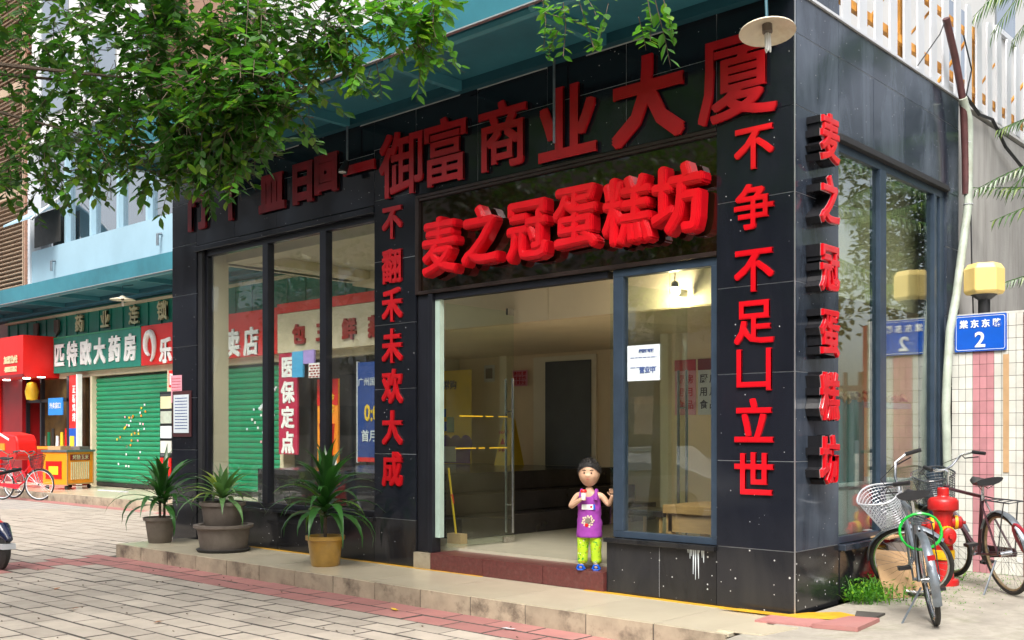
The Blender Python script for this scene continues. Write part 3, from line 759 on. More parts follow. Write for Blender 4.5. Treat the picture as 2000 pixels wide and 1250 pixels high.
# ------------------------------------------------------------------ interior things
def poster(name, label, cx, z, w, h, y, mat, cat='poster'):
    t = thing(name, label, cat, (cx, y, z)); MB().box(cx - w/2, cx + w/2, y - .006, y, z - h/2, z + h/2).build('sheet', mat, t); return t
t = poster('yellow_poster', 'tall yellow and purple roller poster seen through the glass door', -8.0, 1.62, .95, 1.45, 4.2, 'yellow')
pz = MB(); pz.box(-8.4, -7.55, 4.185, 4.192, .90, 1.20)
for k in range(4): pz.lathe([(0, 0), (.14, 0)], (-8.3 + k * .22, 4.188, 1.2), 16, axis='y')
pz.build('purple_print', 'purple', t)
letter('lettering', '日常购', t, (-8.05, 4.18, 2.12), .15, .003, 'ink', offset=.003)
MB().box(-8.3, -8.08, 4.182, 4.190, 1.62, 1.75).box(-8.22, -8.05, 4.182, 4.190, 1.40, 1.55).build('picture_block', 'blue', t)
MB().box(-8.05, -7.90, 4.182, 4.190, 1.38, 1.62).build('picture_block', 'green_sign', t)
MB().box(-8.15, -7.85, 4.176, 4.182, .92, 1.16).build('picture_block', 'grout', t)
t = poster('switch_panel', 'small pale framed panel high on the cream wall behind the glass door', -7.53, 2.30, .22, .26, 4.6, 'grout'); MB().box(-7.6, -7.46, 4.585, 4.593, 2.22, 2.38).build('screen', 'ink', t)
t = poster('pink_wall_notice', 'small pink notice on the cream lobby wall beside the grey door', -6.85, 2.2, .30, .24, 4.56, 'paper_pink')
for k, s_ in enumerate(('请勿吸烟', '谢谢合作', '注意安全')): letter('lettering', s_, t, (-6.85, 4.548, 2.27 - k * .07), .065, .002, 'ink_red', offset=.0015)
wf = thing('wet_floor_sign', 'yellow folding wet floor warning sign on the lobby landing', 'floor sign', (-6.75, 4.2, .89))
for s in (-1, 1):
    MB().prism([(-.15, 0), (.15, 0), (.10, .68), (.06, .70), (-.06, .70), (-.10, .68)], lambda u, v: (-6.75 + u, 4.2 + s * (.16 - v * .21), .892 + v), (0, .012, 0)).build('leaf_board', 'yellow', wf)
letter('lettering', '小心地滑', wf, (-6.75, 4.085, 1.38), .05, .002, 'ink_red', offset=.002); 
MB().prism([(-.05, .0), (.05, 0), (0, .1)], lambda u, v: (-6.75 + u, 4.062, 1.20 + v), (0, .003, 0)).build('warning_mark', 'ink_red', wf)
letter('lettering', '注意', wf, (-6.75, 4.04, 1.12), .07, .002, 'ink_red', offset=.002)
for i, (a, b, m_) in enumerate(((-3.22, -2.93, 'paper_pink'), (-2.90, -2.66, 'paper'), (-2.63, -2.35, 'interior'))):
    lb = ('red topped calendar sheet, leftmost of three hanging on the tan inner wall', 'dark red topped calendar sheet, middle of three hanging on the tan inner wall', 'plain yellowed calendar sheet, rightmost of three hanging on the tan inner wall')[i]
    t = thing('wall_calendar', lb, 'calendar', ((a + b) / 2, 3.27, 1.9), 'calendar sheets on the inner wall')
    MB().box(a, b, 3.268, 3.274, 1.58, 2.22).build('sheet', m_, t)
    MB().box(a, b, 3.262, 3.267, 2.10, 2.23).build('header', ('ink_red', 'red_shop_dark', 'interior_warm')[i], t)
    for r in range(3):
        for c_, ch in enumerate(('月', '用', '日')[:2]):
            letter('lettering', ('厨', '房', '用', '月', '食', '品')[r * 2 + c_], t, (a + .08 + c_ * .13, 3.262, 2.0 - r * .15), .11, .002, 'ink_red' if i == 0 else 'ink', offset=.002)
br_ = thing('broom', 'yellow and red broom leaning just inside the left door jamb', 'broom', (-3.78, .5, .2))
MB().tube([(-4.20, .60, .25), (-4.22, .50, 1.0)], .011, 8).build('handle', 'yellow', br_, smooth=True); MB().tube([(-4.21, .56, .62), (-4.214, .54, .72)], .015, 8).build('grip', 'red_shop', br_, smooth=True)
MB().box(-4.3, -4.1, .56, .66, .196, .30).build('bristles', 'cardboard', br_)
tb = thing('wooden_table', 'low tan wooden table behind the window right of the door', 'table', (-1.2, .7, .2))
MB().box(-1.52, -.35, .5, 1.15, .66, .735).build('tabletop', 'wood', tb, bevel=.006)
MB().box(-1.48, -.4, .53, .56, .50, .66).build('apron', 'wood', tb)
for a, b in ((-1.47, .53), (-.5, .53), (-1.47, 1.08), (-.5, 1.08)): MB().box(a - .03, a + .03, b, b + .06, .196, .68).build('leg', 'wood', tb)
bn = thing('dark_stool', 'dark low stool beside the tan table behind the window right of the door', 'stool', (-1.9, .9, .2))
MB().box(-2.15, -1.65, .7, 1.1, .60, .66).build('seat', 'stair', bn, bevel=.01)
for a, b in ((-2.1, .74), (-1.7, .74), (-2.1, 1.06), (-1.7, 1.06)): MB().tube([(a, b, .196), (a, b, .6)], .018, 6).build('leg', 'wood', bn)
yr = thing('yellow_ribbon', 'crumpled yellow ribbon lying inside the window right of the door', 'ribbon', (-1.1, .25, .5))
for k in range(2):
    x = -1.22 + k * .2; rb = MB().tube([(x, .16, .485), (x + .04, .17, .51), (x + .08, .16, .49), (x + .13, .17, .505)], [.006, .01, .012, .005], 6); rb.build('strand', 'yellow', yr, smooth=True)
cb = thing('glass_counter', 'teal and white display counter inside the side window', 'counter', (-.45, 1.5, .2))
MB().box(-.75, -.32, .80, 1.95, .90, 1.66).build('teal_panel', M('teal_glass_panel', (.07, .20, .21), .25, .1, 2), cb)
MB().box(-.78, -.29, .78, 2.95, .20, .90).build('white_panel', 'white', cb, bevel=.01)
MB().box(-.80, -.27, .78, 2.95, .902, .93).build('counter_top', 'paper', cb)
dc = thing('straw_garland', 'bundle of dried straw coloured flowers lying along the window transom', 'dried flowers', (-.3, 2.1, 1.66))
mb = MB()
for k in range(160):
    x, y, z = -.35 + random.gauss(0, .03), random.uniform(1.45, 2.9), 1.68 + random.gauss(0, .025); mb.obox((x, y, z), (.035, .05, .012), (random.uniform(0, 3), random.uniform(0, 3), random.uniform(0, 3)))
mb.build('dried_flowers', 'cardboard', dc)
MB().box(-.42, -.28, 1.96, 2.94, 1.60, 1.65).build('shelf', 'white', dc)
ls_ = thing('lit_sign', 'purple backlit sign hanging inside the side window', 'sign', (-.35, 3.0, 2.85))
MB().box(-.40, -.36, 2.58, 3.02, 2.68, 2.98).build('panel', M('purple_backlit', (.30, .22, .62), .5, .5, 14, emit=.7), ls_)
lt_ = MB()
for k in range(60):
    y, z = random.uniform(2.6, 3.0), random.uniform(2.84, 2.97); lt_.box(-.359, -.355, y, y + .02, z, z + .012)
lt_.build('pattern', 'paper', ls_)
dl = thing('ceiling_lamp', 'small lit ceiling lamp inside the side window', 'lamp', (-1.15, 1.9, 3.5))
MB().lathe([(0, .2), (.05, .2), (.06, .03), (.0, .03)], (-1.15, 1.9, 3.48), 16).build('housing', 'white', dl, smooth=True)
MB().lathe([(0, -.03), (.025, -.02), (.032, 0), (.03, .03), (0, .03)], (-1.15, 1.9, 3.48), 12).build('bulb', 'spot', dl, smooth=True)
dl2 = thing('ceiling_lamp', 'small lit bulb lamp above the calendars behind the window right of the door', 'lamp', (-1.72, 1.0, 2.72))
MB().lathe([(0, .98), (.006, .98), (.006, .06), (.03, .05), (.04, .0), (.0, .0)], (-1.72, 1.0, 2.72), 16).build('housing', 'white', dl2, smooth=True)
MB().lathe([(0, -.07), (.02, -.06), (.03, -.03), (.02, .0), (0, .0)], (-1.72, 1.0, 2.72), 12).build('bulb', 'spot', dl2, smooth=True)
for xx, yy, zz, e in ((-1.15, 1.9, 3.30, 100), (-1.72, 1.0, 2.60, 11)):
    L = bpy.data.lights.new('lamp_light', 'POINT'); L.energy = e; L.color = (1, .80, .52); L.shadow_soft_size = .04
    lo_ = bpy.data.objects.new('lamp_light', L); C.objects.link(lo_); lo_.location = (xx, yy, zz)

# ------------------------------------------------------------------ far row of shops
YF = 5.2
fb = thing('shop_row_building', 'long two storey shop row with pale blue cladding and glass above a teal canopy', 'building', (-18, YF, 0))
MB().box(-29.8, -1.0, YF + .35, YF + 9, -.3, 5.2).build('wall', 'white_wall', fb)
MB().box(-25.7, -9.0, YF, YF + .3, 5.02, 6.42).build('cladding_band', 'lightblue', fb)
MB().box(-25.86, -25.7, YF - .05, YF + .3, 5.0, 9.5).build('corner_post', 'white', fb)
MB().box(-25.7, -9.0, YF + .25, YF + .35, 6.42, 9.3).build('glazing', 'glass_far', fb)
for i in range(11):
    x = -23.9 + 1.45 * i; MB().box(x - .05, x + .05, YF + .12, YF + .3, 6.42, 9.3).build('mullion', 'lightblue', fb)
MB().box(-25.7, -9.0, YF, YF + .3, 9.3, 16).build('upper_cladding', 'white_wall', fb)
for k in range(3):
    for i in range(6):
        x = -25 + i * 2.6; w = MB().box(x, x + 1.6, YF - .04, YF + .02, 10 + k * 2.1, 11.4 + k * 2.1).build('window', 'glass_far', fb)
        MB().box(x - .06, x, YF - .08, YF + .02, 9.95 + k * 2.1, 11.45 + k * 2.1).build('frame', 'white', w)
for x in (-24.2, -18.6): # stubby conduit ends
    MB().tube([(x, YF - .02, 6.0), (x, YF - .12, 5.98), (x, YF - .12, 5.72)], .035, 8).build('conduit_stub', 'galv', fb)
aw = MB(); aw.prism([(0, 0), (-.85, -.55), (-.85, -.50), (0, .05)], lambda u, v: (-25.5, YF + u, 7.5 + v), (1.6, 0, 0))
a_ = aw.build('open_sash', 'lightblue', fb); MB().box(-25.5, -23.9, YF - .02, YF + .0, 6.5, 7.4).build('dark_opening', 'dark', fb)
MB().tube([(-23.85, YF - .8, 6.95), (-23.85, YF, 7.7)], .03, 6).build('sash_arm', 'white', fb)
# shopfront wall pieces
MB().box(-27.6, -2.0, YF + .1, YF + .34, 3.9, 4.62).build('green_fascia', 'green_sign', fb)
x = -27.5
while x < -9:
    bpiece('fascia_rib', 'green_sign', fb, x, x + .03, YF + .075, YF + .1, 3.92, 4.5); x += .62
MB().box(-27.6, -2.0, YF + .02, YF + .12, 4.50, 4.56).build('fascia_trim', 'cream_trim', fb)
MB().box(-29.7, -9.0, YF + .06, YF + .34, 4.63, 5.0).build('dark_cover_strip', 'teal_dark', fb)  # dark strip added over the white wall for the shade under the canopy
MB().box(-24.1, -2.0, YF + .05, YF + .34, 2.83, 2.97).build('lintel', 'cream_trim', fb)
for a, b in ((-22.25, -22.16), (-18.42, -18.24), (-13.98, -13.86)): MB().box(a, b, YF + .02, YF + .34, 0, 2.83).build('pier', 'cream_trim', fb)
MB().box(-13.8, -8.0, YF + .25, YF + .34, 0, 2.83).build('glass_front', 'dark', fb)
for x in (-13.2, -12.75, -11.9, -11.5, -10.2): MB().box(x - .03, x + .03, YF + .18, YF + .25, 0, 2.83).build('shopfront_bar', 'frame_dark', fb)
fp = MB().box(-30, -9.3, 3.2, YF + .36, -.3, .0).build('shop_step', 'grout_dark'); setting(fp); ORG[fp.name] = V((0, 0, 0))
for i in range(16): bpiece('slab', 'slab', fp, -30 + i * 1.29, -28.715 + i * 1.29, 3.19, YF + .3, .002, .022)
for i in range(34): bpiece('riser_tile', 'riser', fp, -30 + i * .61, -29.396 + i * .61, 3.165, 3.19, -.17, .018)
g = MB().box(-30, -9.3, 2.85, 3.16, -.17, -.158).build('red_paving_band', 'paver_red'); setting(g)
# pharmacy lettering and boards
ps = thing('pharmacy_fascia_sign', 'cream characters spaced along the dark green fascia of the pharmacy', 'sign', (-21, YF, 4.23))
for ch, x in (('药', -22.91), ('业', -21.5), ('连', -20.03), ('锁', -18.68)): letter('character', ch, ps, (x, YF + .05, 4.23), .46, .05, 'gold', offset=.012)
for x in (-25.55, -24.26): MB().box(x - .14, x + .14, YF + .03, YF + .08, 4.12, 4.42).prism([(-.14, 0), (.14, 0), (0, -.12)], lambda u, v: (x + u, YF + .03, 4.12 + v), (0, .05, 0)).build('shield_mark', 'pot_grey', ps)
pb = thing('pharmacy_board', 'green board with white characters over the green roller shutter', 'sign', (-21.7, YF - .1, 3.4))
MB().box(-24.1, -19.42, YF - .10, YF + .05, 2.97, 3.92).build('board', 'green_sign', pb)
MB().box(-24.1, -19.42, YF - .115, YF - .10, 3.88, 3.92).build('edge', 'green_shutter', pb)
for ch, x in zip('匹特欧大药房', (-23.72, -22.96, -22.22, -21.46, -20.68, -19.90)): letter('character', ch, pb, (x, YF - .115, 3.43), .66, .03, 'ink_white', offset=.024, sx=.92)
rb = thing('red_store_board', 'red board with white characters continuing right of the green pharmacy board', 'sign', (-17, YF - .1, 3.4))
MB().box(-19.40, -13.9, YF - .10, YF + .05, 2.97, 3.90).build('board', 'red_shop', rb)
sw = MB().tube([(-18.95 + .22 * math.cos(a) * (1 - .05 * a), YF - .13, 3.42 + .34 * math.sin(a) * (1 - .08 * a)) for a in [i * .35 - 1.3 for i in range(18)]], [.03 + .05 * math.sin(i / 17 * PI) for i in range(18)], 8)
sw.build('swirl_mark', 'ink_white', rb, smooth=True)
for ch, x in (('乐', -18.25), ('药', -17.3), ('专', -16.5), ('卖', -15.48), ('店', -14.80)): letter('character', ch, rb, (x, YF - .115, 3.27), .60, .03, 'ink_white', offset=.02, sx=.9)
def shutter(label, x0, x1, z0, z1, gp):
    t = thing('roller_shutter', label, 'shutter', ((x0 + x1) / 2, YF, 0), gp)
    h = .115; n = int((z1 - z0) / h); w = x1 - x0
    sm = MB()
    pr = [(0, 0), (-.014, .012), (-.030, .05), (-.026, .085), (-.010, .105), (0, .112)]
    sm.prism([(a, b) for a, b in pr] + [(.01, .112), (.01, 0)], lambda u, v: (-w/2, u, v - .056), (w, 0, 0))
    me = sm.mesh('slat', 'green_shutter')
    for i in range(n): piece('slat', me, t, ((x0 + x1)/2, YF + .16, z0 + h * (i + .5)))
    MB().box(x0, x1, YF + .14, YF + .19, z0 - .09, z0).build('bottom_rail', 'dark', t)
    return t
sh = shutter('wide green roller shutter under the green pharmacy board, dotted with small stickers', -22.15, -18.45, .13, 2.83, 'green roller shutters')
shutter('green roller shutter seen through the left shop window under the red board', -18.2, -14.0, .13, 2.83, 'green roller shutters')
for k in range(46):
    q = random.random(); x = random.gauss(-20.2, .42); z = 1.95 - abs(random.gauss(0, .62)) + (.12 if x > -20 else 0)
    if k > 34: x = random.gauss(-14.9, .25) ; z = random.uniform(1.1, 1.9)
    MB().box(x - .03, x + .03, YF + .118, YF + .124, z - .025, z + .025).build('sticker', random.choice(['ink_white', 'ink_white', 'yellow', 'paper_pink', 'paper', 'orange']), sh)
# vertical banner and standing posters beyond the second shutter
vb = thing('vertical_banner', 'crimson vertical banner with white characters beside the second green shutter', 'banner', (-13.5, YF - .1, 2))
MB().box(-13.82, -13.20, YF - .12, YF - .08, .95, 2.96).build('sheet', M('crimson', (.42, .006, .05), .5), vb)
for i, ch in enumerate('医保定点'): letter('character', ch, vb, (-13.51, YF - .13, 2.68 - i * .50), .44, .01, 'ink_white', offset=.016)
MB().tube([(-13.85, YF - .15, 2.3), (-14.0, YF - .25, 2.05), (-14.2, YF - .3, 1.85)], [.02, .03, .05], 6).build('tie_cord', 'paper', vb, smooth=True)
ob = thing('orange_poster', 'orange and red drink poster standing in the far shop front', 'poster', (-12.25, YF - .1, 1.6))
MB().box(-12.58, -11.95, YF - .10, YF - .06, .55, 2.40).build('sheet', 'orange', ob)
MB().box(-12.58, -11.95, YF - .108, YF - .10, 1.9, 2.40).build('header', 'red_shop', ob)
MB().lathe([(.12, -.35), (.17, .2), (.18, .25), (0, .25)], (-12.22, YF - .12, 1.3), 14).build('cup_picture', 'red_shop', ob, smooth=True)
MB().box(-12.5, -11.98, YF - .112, YF - .104, .57, .86).build('footer', 'ink_white', ob)
for i, ch in enumerate('黄金奶茶'): letter('lettering', ch, ob, (-12.32 + .2 * (i % 2), YF - .115, 2.05 - .22 * (i // 2)), .17, .004, 'yellow', offset=.004)
bb = thing('blue_poster', 'tall dark blue poster board with yellow numerals beside the orange poster', 'poster', (-11.1, YF - .2, 1.6))
MB().box(-11.22, -10.5, YF - .22, YF - .18, .85, 2.66).build('sheet', M('navy_print', (.008, .05, .25), .4), bb)
MB().box(-11.25, -11.22, YF - .225, YF - .175, .83, 2.68).build('edge', 'white', bb)
MB().box(-11.22, -10.5, YF - .225, YF - .22, .85, .93).build('footer', 'red_shop', bb)
letter('lettering', '0:0', bb, (-10.82, YF - .23, 1.75), .42, .006, 'yellow', offset=.008, sx=.8); letter('lettering', '首月', bb, (-10.9, YF - .23, 1.32), .22, .006, 'paper', offset=.004); letter('lettering', '广州国际', bb, (-10.88, YF - .23, 2.3), .16, .006, 'paper')
cs = thing('cream_shop_board', 'cream shop board with dark red characters under a red strip, seen through the left window', 'sign', (-11.5, YF - .1, 3.4))
MB().box(-13.85, -8.6, YF - .13, YF + .05, 2.97, 3.75).build('board', 'cream_trim', cs); MB().box(-13.85, -8.6, YF - .14, YF + .04, 3.76, 3.95).build('strip', 'red_shop', cs)
for ch, x in (('包', -13.1), ('三', -12.35), ('鲜', -11.55), ('蒸', -10.8)): letter('character', ch, cs, (x, YF - .15, 3.30), .40, .05, 'red_dark', offset=.018)
pc = thing('shop_display', 'pastel panels and brick patterned awning front beside the orange poster', 'display board', (-12.2, YF - .3, 2.7))
MB().box(-13.1, -12.75, YF - .32, YF - .28, 2.45, 2.95).build('panel', M('sky_print', (.05, .33, .6), .5), pc); MB().box(-12.74, -12.4, YF - .32, YF - .28, 2.7, 2.96).build('panel', M('lilac_print', (.35, .26, .6), .5), pc)
MB().box(-12.55, -11.9, YF - .33, YF - .31, 2.42, 2.70).build('panel', 'ink_white', pc)
bk = MB()
for r in range(5):
    for c_ in range(6): bk.box(-12.53 + c_ * .105 + (r % 2) * .04, -12.46 + c_ * .105 + (r % 2) * .04, YF - .337, YF - .33, 2.43 + r * .052, 2.455 + r * .052)
bk.build('brick_print', 'red_dark', pc)
# fridge and corner things next to first shutter
fr = thing('drinks_cabinet', 'narrow drinks cabinet with a red crate standing at the right end of the shutter', 'cabinet', (-17.6, 4.8, 0))
MB().box(-17.95, -17.35, 4.78, 5.1, .022, 2.30).build('cabinet', 'frame_dark', fr); MB().box(-17.90, -17.40, 4.765, 4.78, .85, 2.24).build('door', 'glass_far', fr)
for k in range(4): MB().box(-17.88, -17.42, 4.752, 4.765, .93 + k * .33, 1.20 + k * .33).build('shelf_stock', ('tile_white', 'paper', 'pipe_white', 'gold')[k], fr)
MB().box(-17.88, -17.42, 4.74, 4.765, .35, .82).build('crate_front', 'red_shop', fr)
rs = thing('round_sign', 'small red sign projecting above the drinks cabinet', 'sign', (-17.2, 4.7, 2.6)); MB().box(-17.35, -17.0, 4.66, 4.72, 2.38, 2.75).build('plate', 'red_shop', rs); letter('lettering', '旧', rs, (-17.17, 4.645, 2.56), .26, .01, 'ink_white', offset=.01)

# red takeaway shop at far left
rd = thing('red_takeaway_shop', 'bright red takeaway shop with a box awning and dark framed window', 'shop', (-26, 4.6, 0))
MB().box(-31.5, -24.1, 4.3, YF + .3, 2.85, 3.95).build('awning_box', 'red_shop', rd)
MB().box(-31.5, -24.08, 4.28, 4.30, 2.85, 2.93).build('awning_lip', 'red_shop_dark', rd)
letter('lettering', '加盟热线', rd, (-24.85, 4.28, 3.33), .22, .012, 'gold', offset=.003); letter('lettering', '4008833882', rd, (-24.85, 4.28, 3.08), .20, .012, 'gold', offset=.003, sx=.8)
MB().box(-26.9, -25.5, 4.85, YF + .3, .02, 2.85).build('pillar', 'red_shop_dark', rd); MB().box(-27.35, -26.9, 4.8, YF + .3, .02, 2.85).build('pillar', 'red_shop', rd)
MB().box(-25.5, -22.9, 5.0, YF + .3, .02, .95).build('counter_wall', 'red_shop', rd); MB().box(-25.6, -22.8, 4.85, 5.1, .95, 1.02).build('counter_top', 'orange', rd)
MB().box(-25.5, -22.9, YF + .2, YF + .3, 1.0, 2.85).build('interior', M('dim_brown_interior', (.10, .06, .015), .7, .5, 3), rd)
for a, b, z0, z1 in ((-25.55, -25.45, .95, 2.85), (-24.6, -24.52, .95, 2.85), (-23.0, -22.88, .95, 2.85), (-25.5, -22.9, 2.2, 2.28)):
    MB().box(a, b, 4.95, 5.05, z0, z1).build('window_bar', 'frame_dark', rd)
MB().box(-24.05, -23.2, 4.93, 4.96, 1.85, 2.3).build('blue_notice', M('sky_blue_print', (.02, .22, .62), .4), rd); letter('lettering', '外卖窗口', rd, (-23.62, 4.92, 2.1), .17, .004, 'ink_white')
MB().lathe([(0, -.25), (.14, -.22), (.18, 0), (.12, .22), (0, .26)], (-24.75, 4.8, 2.5), 14).build('lantern', 'yellow', rd, smooth=True)
for i in range(7): MB().cyl((-24.9 + i * .27, 5.2, 1.03), (-24.9 + i * .27, 5.2, 1.3 + .1 * (i % 3)), .05, .04, 8).build('bottle', ('tile_white', 'green_shutter', 'dark', 'paper', 'yellow', 'red_shop', 'white')[i], rd, smooth=True)
for x in (-25.9, -24.6, -23.7): MB().lathe([(0, 0), (.09, 0), (.10, .02), (0, .02)], (x, 4.6, 2.825), 12).build('downlight', 'spot', rd)
MB().box(-22.85, -22.38, 4.95, 5.05, .05, 2.86).build('side_panel', 'red_shop', rd); MB().box(-22.42, -22.36, 4.93, 5.06, .05, 2.88).build('panel_edge', 'ink_white', rd)
for i, ch in enumerate('正新鸡排'): letter('lettering', ch, rd, (-22.56, 4.94, 2.5 - i * .24), .22, .008, 'ink_white', offset=.006, sx=.8)
MB().box(-22.82, -22.44, 4.93, 4.945, .5, 1.5).build('blue_poster', 'blue', rd); MB().box(-22.76, -22.52, 4.92, 4.93, .95, 1.3).build('yellow_print', 'yellow', rd)
gs = thing('neighbour_shop', 'green edged shop front with a lilac header at the far left edge', 'shop', (-29, YF, 0))
MB().box(-33, -27.4, YF - .1, YF + .3, 0.02, 2.85).build('front', 'dark', gs); MB().box(-33, -27.95, YF - .16, YF - .1, 2.2, 2.75).build('lilac_header', M('lilac_board', (.42, .25, .45), .5), gs)
MB().box(-27.95, -27.4, YF - .2, YF - .1, .02, 2.85).build('green_post', M('lime_post', (.20, .42, .03), .5), gs); MB().box(-27.85, -27.38, YF - .25, YF - .2, 1.6, 2.1).build('price_card', 'gold', gs); letter('lettering', '8', gs, (-27.6, YF - .26, 1.85), .4, .004, 'ink_red', offset=.004)
MB().box(-33, -28.0, YF - .15, YF - .1, .8, 2.0).build('window', 'glass_far', gs); MB().box(-33, -28, YF - .16, YF - .1, .02, .8).build('stall_riser', 'wood', gs)
# brown louvred building further left
lb = thing('louvred_building', 'tall tan building with stacked brown louvred bays at the left edge', 'building', (-29, YF + 1, 0))
MB().box(-40, -26.0, YF + .6, YF + 12, -.3, 34).build('wall', 'louver_light', lb)
for x0, x1, m_ in ((-27.0, -26.0, 'louver'), (-29.9, -27.2, 'louver_light')):
    for k in range(6):
        z0 = 5.6 + k * 3.1
        for i in range(22):
            if k < 3 or i % 2 == 0: MB().obox(((x0 + x1)/2, YF + .45, z0 + i * .125), (x1 - x0, .11, .03), (R(30), 0, 0)).build('slat', m_, lb) if k < 4 else None
        MB().box(x0 - .06, x0, YF + .35, YF + .6, z0 - .2, z0 + 2.9).box(x1, x1 + .06, YF + .35, YF + .6, z0 - .2, z0 + 2.9).box(x0, x1, YF + .4, YF + .6, z0 - .35, z0 - .08).build('bay_frame', m_, lb)

# orange cart
oc = thing('snack_cart', 'orange wheeled snack cart with a yellow striped panel in front of the red shop', 'cart', (0, 0, 0))
MB().box(-.37, .37, -.43, .43, .12, .90).build('body', 'orange', oc, bevel=.008); MB().box(-.40, .40, -.46, .46, .90, .95).build('worktop', 'galv', oc)
MB().box(-.27, .22, -.442, -.431, .26, .68).build('red_square', 'red_shop', oc); MB().box(-.17, .12, -.45, -.442, .36, .56).build('yellow_square', 'yellow', oc)
MB().box(.371, .378, -.43, -.40, .12, .90).box(.371, .378, .40, .43, .12, .90).box(.371, .378, -.40, .40, .12, .15).build('edge_frame', 'wood', oc)
MB().box(.371, .380, -.32, .30, .70, .84).build('header', 'red_shop_dark', oc)
letter('lettering', '烤肠玉米', oc, (.384, 0, .775), .13, .003, 'gold', yaw=R(90))
for i in range(9): MB().box(.371, .382, -.30 + i * .067, -.265 + i * .067, .24, .66).build('stripe', 'gold', oc)
for x, y in ((-.3, -.36), (.3, -.36), (.3, .36), (-.3, .36)): MB().lathe([(0, -.02), (.05, -.02), (.05, .02), (0, .02)], (x, y, .052), 12, axis='y').build('castor', 'rubber', oc)
MB().box(-.3, .1, -.35, -.02, .95, 1.04).build('tray', 'cardboard', oc); MB().box(-.05, .3, .05, .38, .95, 1.03).build('tray', 'pot_grey', oc)
oc.location = (-21.25, 4.2, .022); oc.rotation_euler = (0, 0, R(21))
lt = thing('floor_strip', 'white strip lying on the step in front of the green shutter', 'strip', (-19.5, 4.3, .02)); MB().obox((-19.4, 4.4, .035), (1.2, .06, .02), (0, 0, .08)).build('strip', 'white', lt)

# ------------------------------------------------------------------ right side: pipes, tiled pier, grey wall, picket screen
gw = thing('grey_wall', 'tall stained grey rendered wall behind the tiled gate pier', 'wall', (-.1, 6, 0))
MB().box(-.35, -.02, 3.46, 24, -.2, 4.62).build('wall', 'wall_grey', gw)
rw = MB().box(-9, -1.6, 3.9, 24, 4.7, 12)
bw = thing('white_back_building', 'white building with small dark windows behind the picket screen', 'building', (-4, 12, 4.7)); rw.build('wall', 'white_wall', bw)
for y, z in ((1, 0), (5.2, 7.5), (7.4, 6.3), (9.6, 7.6), (12, 6.2), (14.5, 7.8), (17, 6.3), (5.2, 10), (9, 10), (13, 10)):
    if y > 3.9: w = MB().box(-1.62, -1.57, y, y + .9, z, z + 1.1).build('window', 'glass_far', bw); MB().box(-1.6, -1.54, y - .06, y + .96, z - .08, z).build('sill', 'white', w)
dw = thing('upper_side_room', 'dark glazed room behind the near end of the picket screen', 'building', (-1.5, 2, 4.7)); MB().box(-3, -1.15, .6, 3.8, 4.70, 7.6).build('wall', 'white_wall', dw)
for y in (.75, 1.6, 2.45): MB().box(-1.16, -1.13, y, y + .74, 4.75, 7.4).build('pane', 'glass_dark', dw)
pk = thing('picket_screen', 'white vertical picket screen on rusty yellow steel above the granite side wall', 'fence', (0, 3, 4.68))
pmh = 1.02
pm_ = MB().prism([(-.075, 0), (.075, 0), (.075, pmh - .07), (.052, pmh - .018), (.0, pmh), (-.052, pmh - .018), (-.075, pmh - .07)], lambda u, v: (0, u, v), (-.02, 0, 0)).mesh('picket', 'white')
i = 0; y = -.05
while y < 13.0:
    piece('picket', pm_, pk, (.0, y, 4.69), (random.gauss(0, .008), 0, 0)); y += .315; i += 1
MB().box(-.075, -.03, -.1, 13.1, 4.86, 4.93).build('rail', 'rust', pk); [MB().box(-.075, -.03, a_, b_, 5.42, 5.47).build('rail', 'rust', pk) for a_, b_ in ((-.1, .9), (2.6, 4.1), (6.2, 8.0), (9.6, 11))]
for k in range(7):
    y = .3 + k * 1.9; MB().box(-.12, -.076, y - .03, y + .03, 4.67, 5.6).build('post', 'rust', pk)
    MB().tube([(-.1, y, 5.55), (-.75, y, 4.72)], .02, 6).build('brace', 'rust', pk)
    MB().tube([(-.09, y + .05, 4.92), (-.09, y + .7, 5.4)], .014, 5).build('brace', 'rust', pk)
MB().box(-.10, .02, -.02, 3.45, 4.66, 4.682).build('base_ledge', 'white', pk)
# pipes
pp = thing('brown_pipe', 'maroon drain pipe leaning from the screen down the end of the black wall', 'pipe', (.1, 3.2, 3.5))
MB().tube([(.11, 2.78, 5.25), (.11, 3.02, 4.95), (.11, 3.24, 4.57), (.10, 3.32, 4.1), (.10, 3.34, 3.7)], .034, 10).build('pipe', 'pipe_brown', pp, smooth=True)
pp = thing('pale_pipe', 'wavy pale green pipe running down beside the tiled pier', 'pipe', (.1, 3.1, 2))
MB().tube([(.12, 3.20, 4.60), (.13, 3.33, 4.42), (.12, 3.36, 4.0), (.115, 3.36, 3.6), (.095, 3.22, 3.05), (.08, 3.14, 2.7), (.058, 3.03, 2.35), (.055, 2.96, 1.9), (.055, 2.93, 1.6), (.058, 2.95, 1.2), (.06, 2.98, .6), (.06, 2.98, .05)], .040, 10).build('pipe', 'pipe_white', pp, smooth=True)
for z, y in ((3.6, 3.36), (4.2, 3.345)): MB().tube([(.115 + .043 * math.cos(a), y + .043 * math.sin(a), z) for a in [k * PI/5 for k in range(10)]], .006, 5, closed=True).build('clip', 'wire', pp)
cbk = thing('cable', 'black cables hanging along the pickets and down to the lamp on the pier', 'cable', (.1, 3.5, 4))
MB().tube([(.14, 3.36, 3.5), (.17, 3.3, 2.95), (.2, 3.25, 2.5), (.24, 3.2, 2.35)], .007, 5).build('strand', 'black', cbk)
MB().tube([(.03, 3.55, 4.72), (.04, 3.9, 4.62), (.04, 4.3, 4.66), (.05, 4.7, 4.45), (.06, 5.4, 4.3)], .018, 5).build('strand', 'black', cbk)
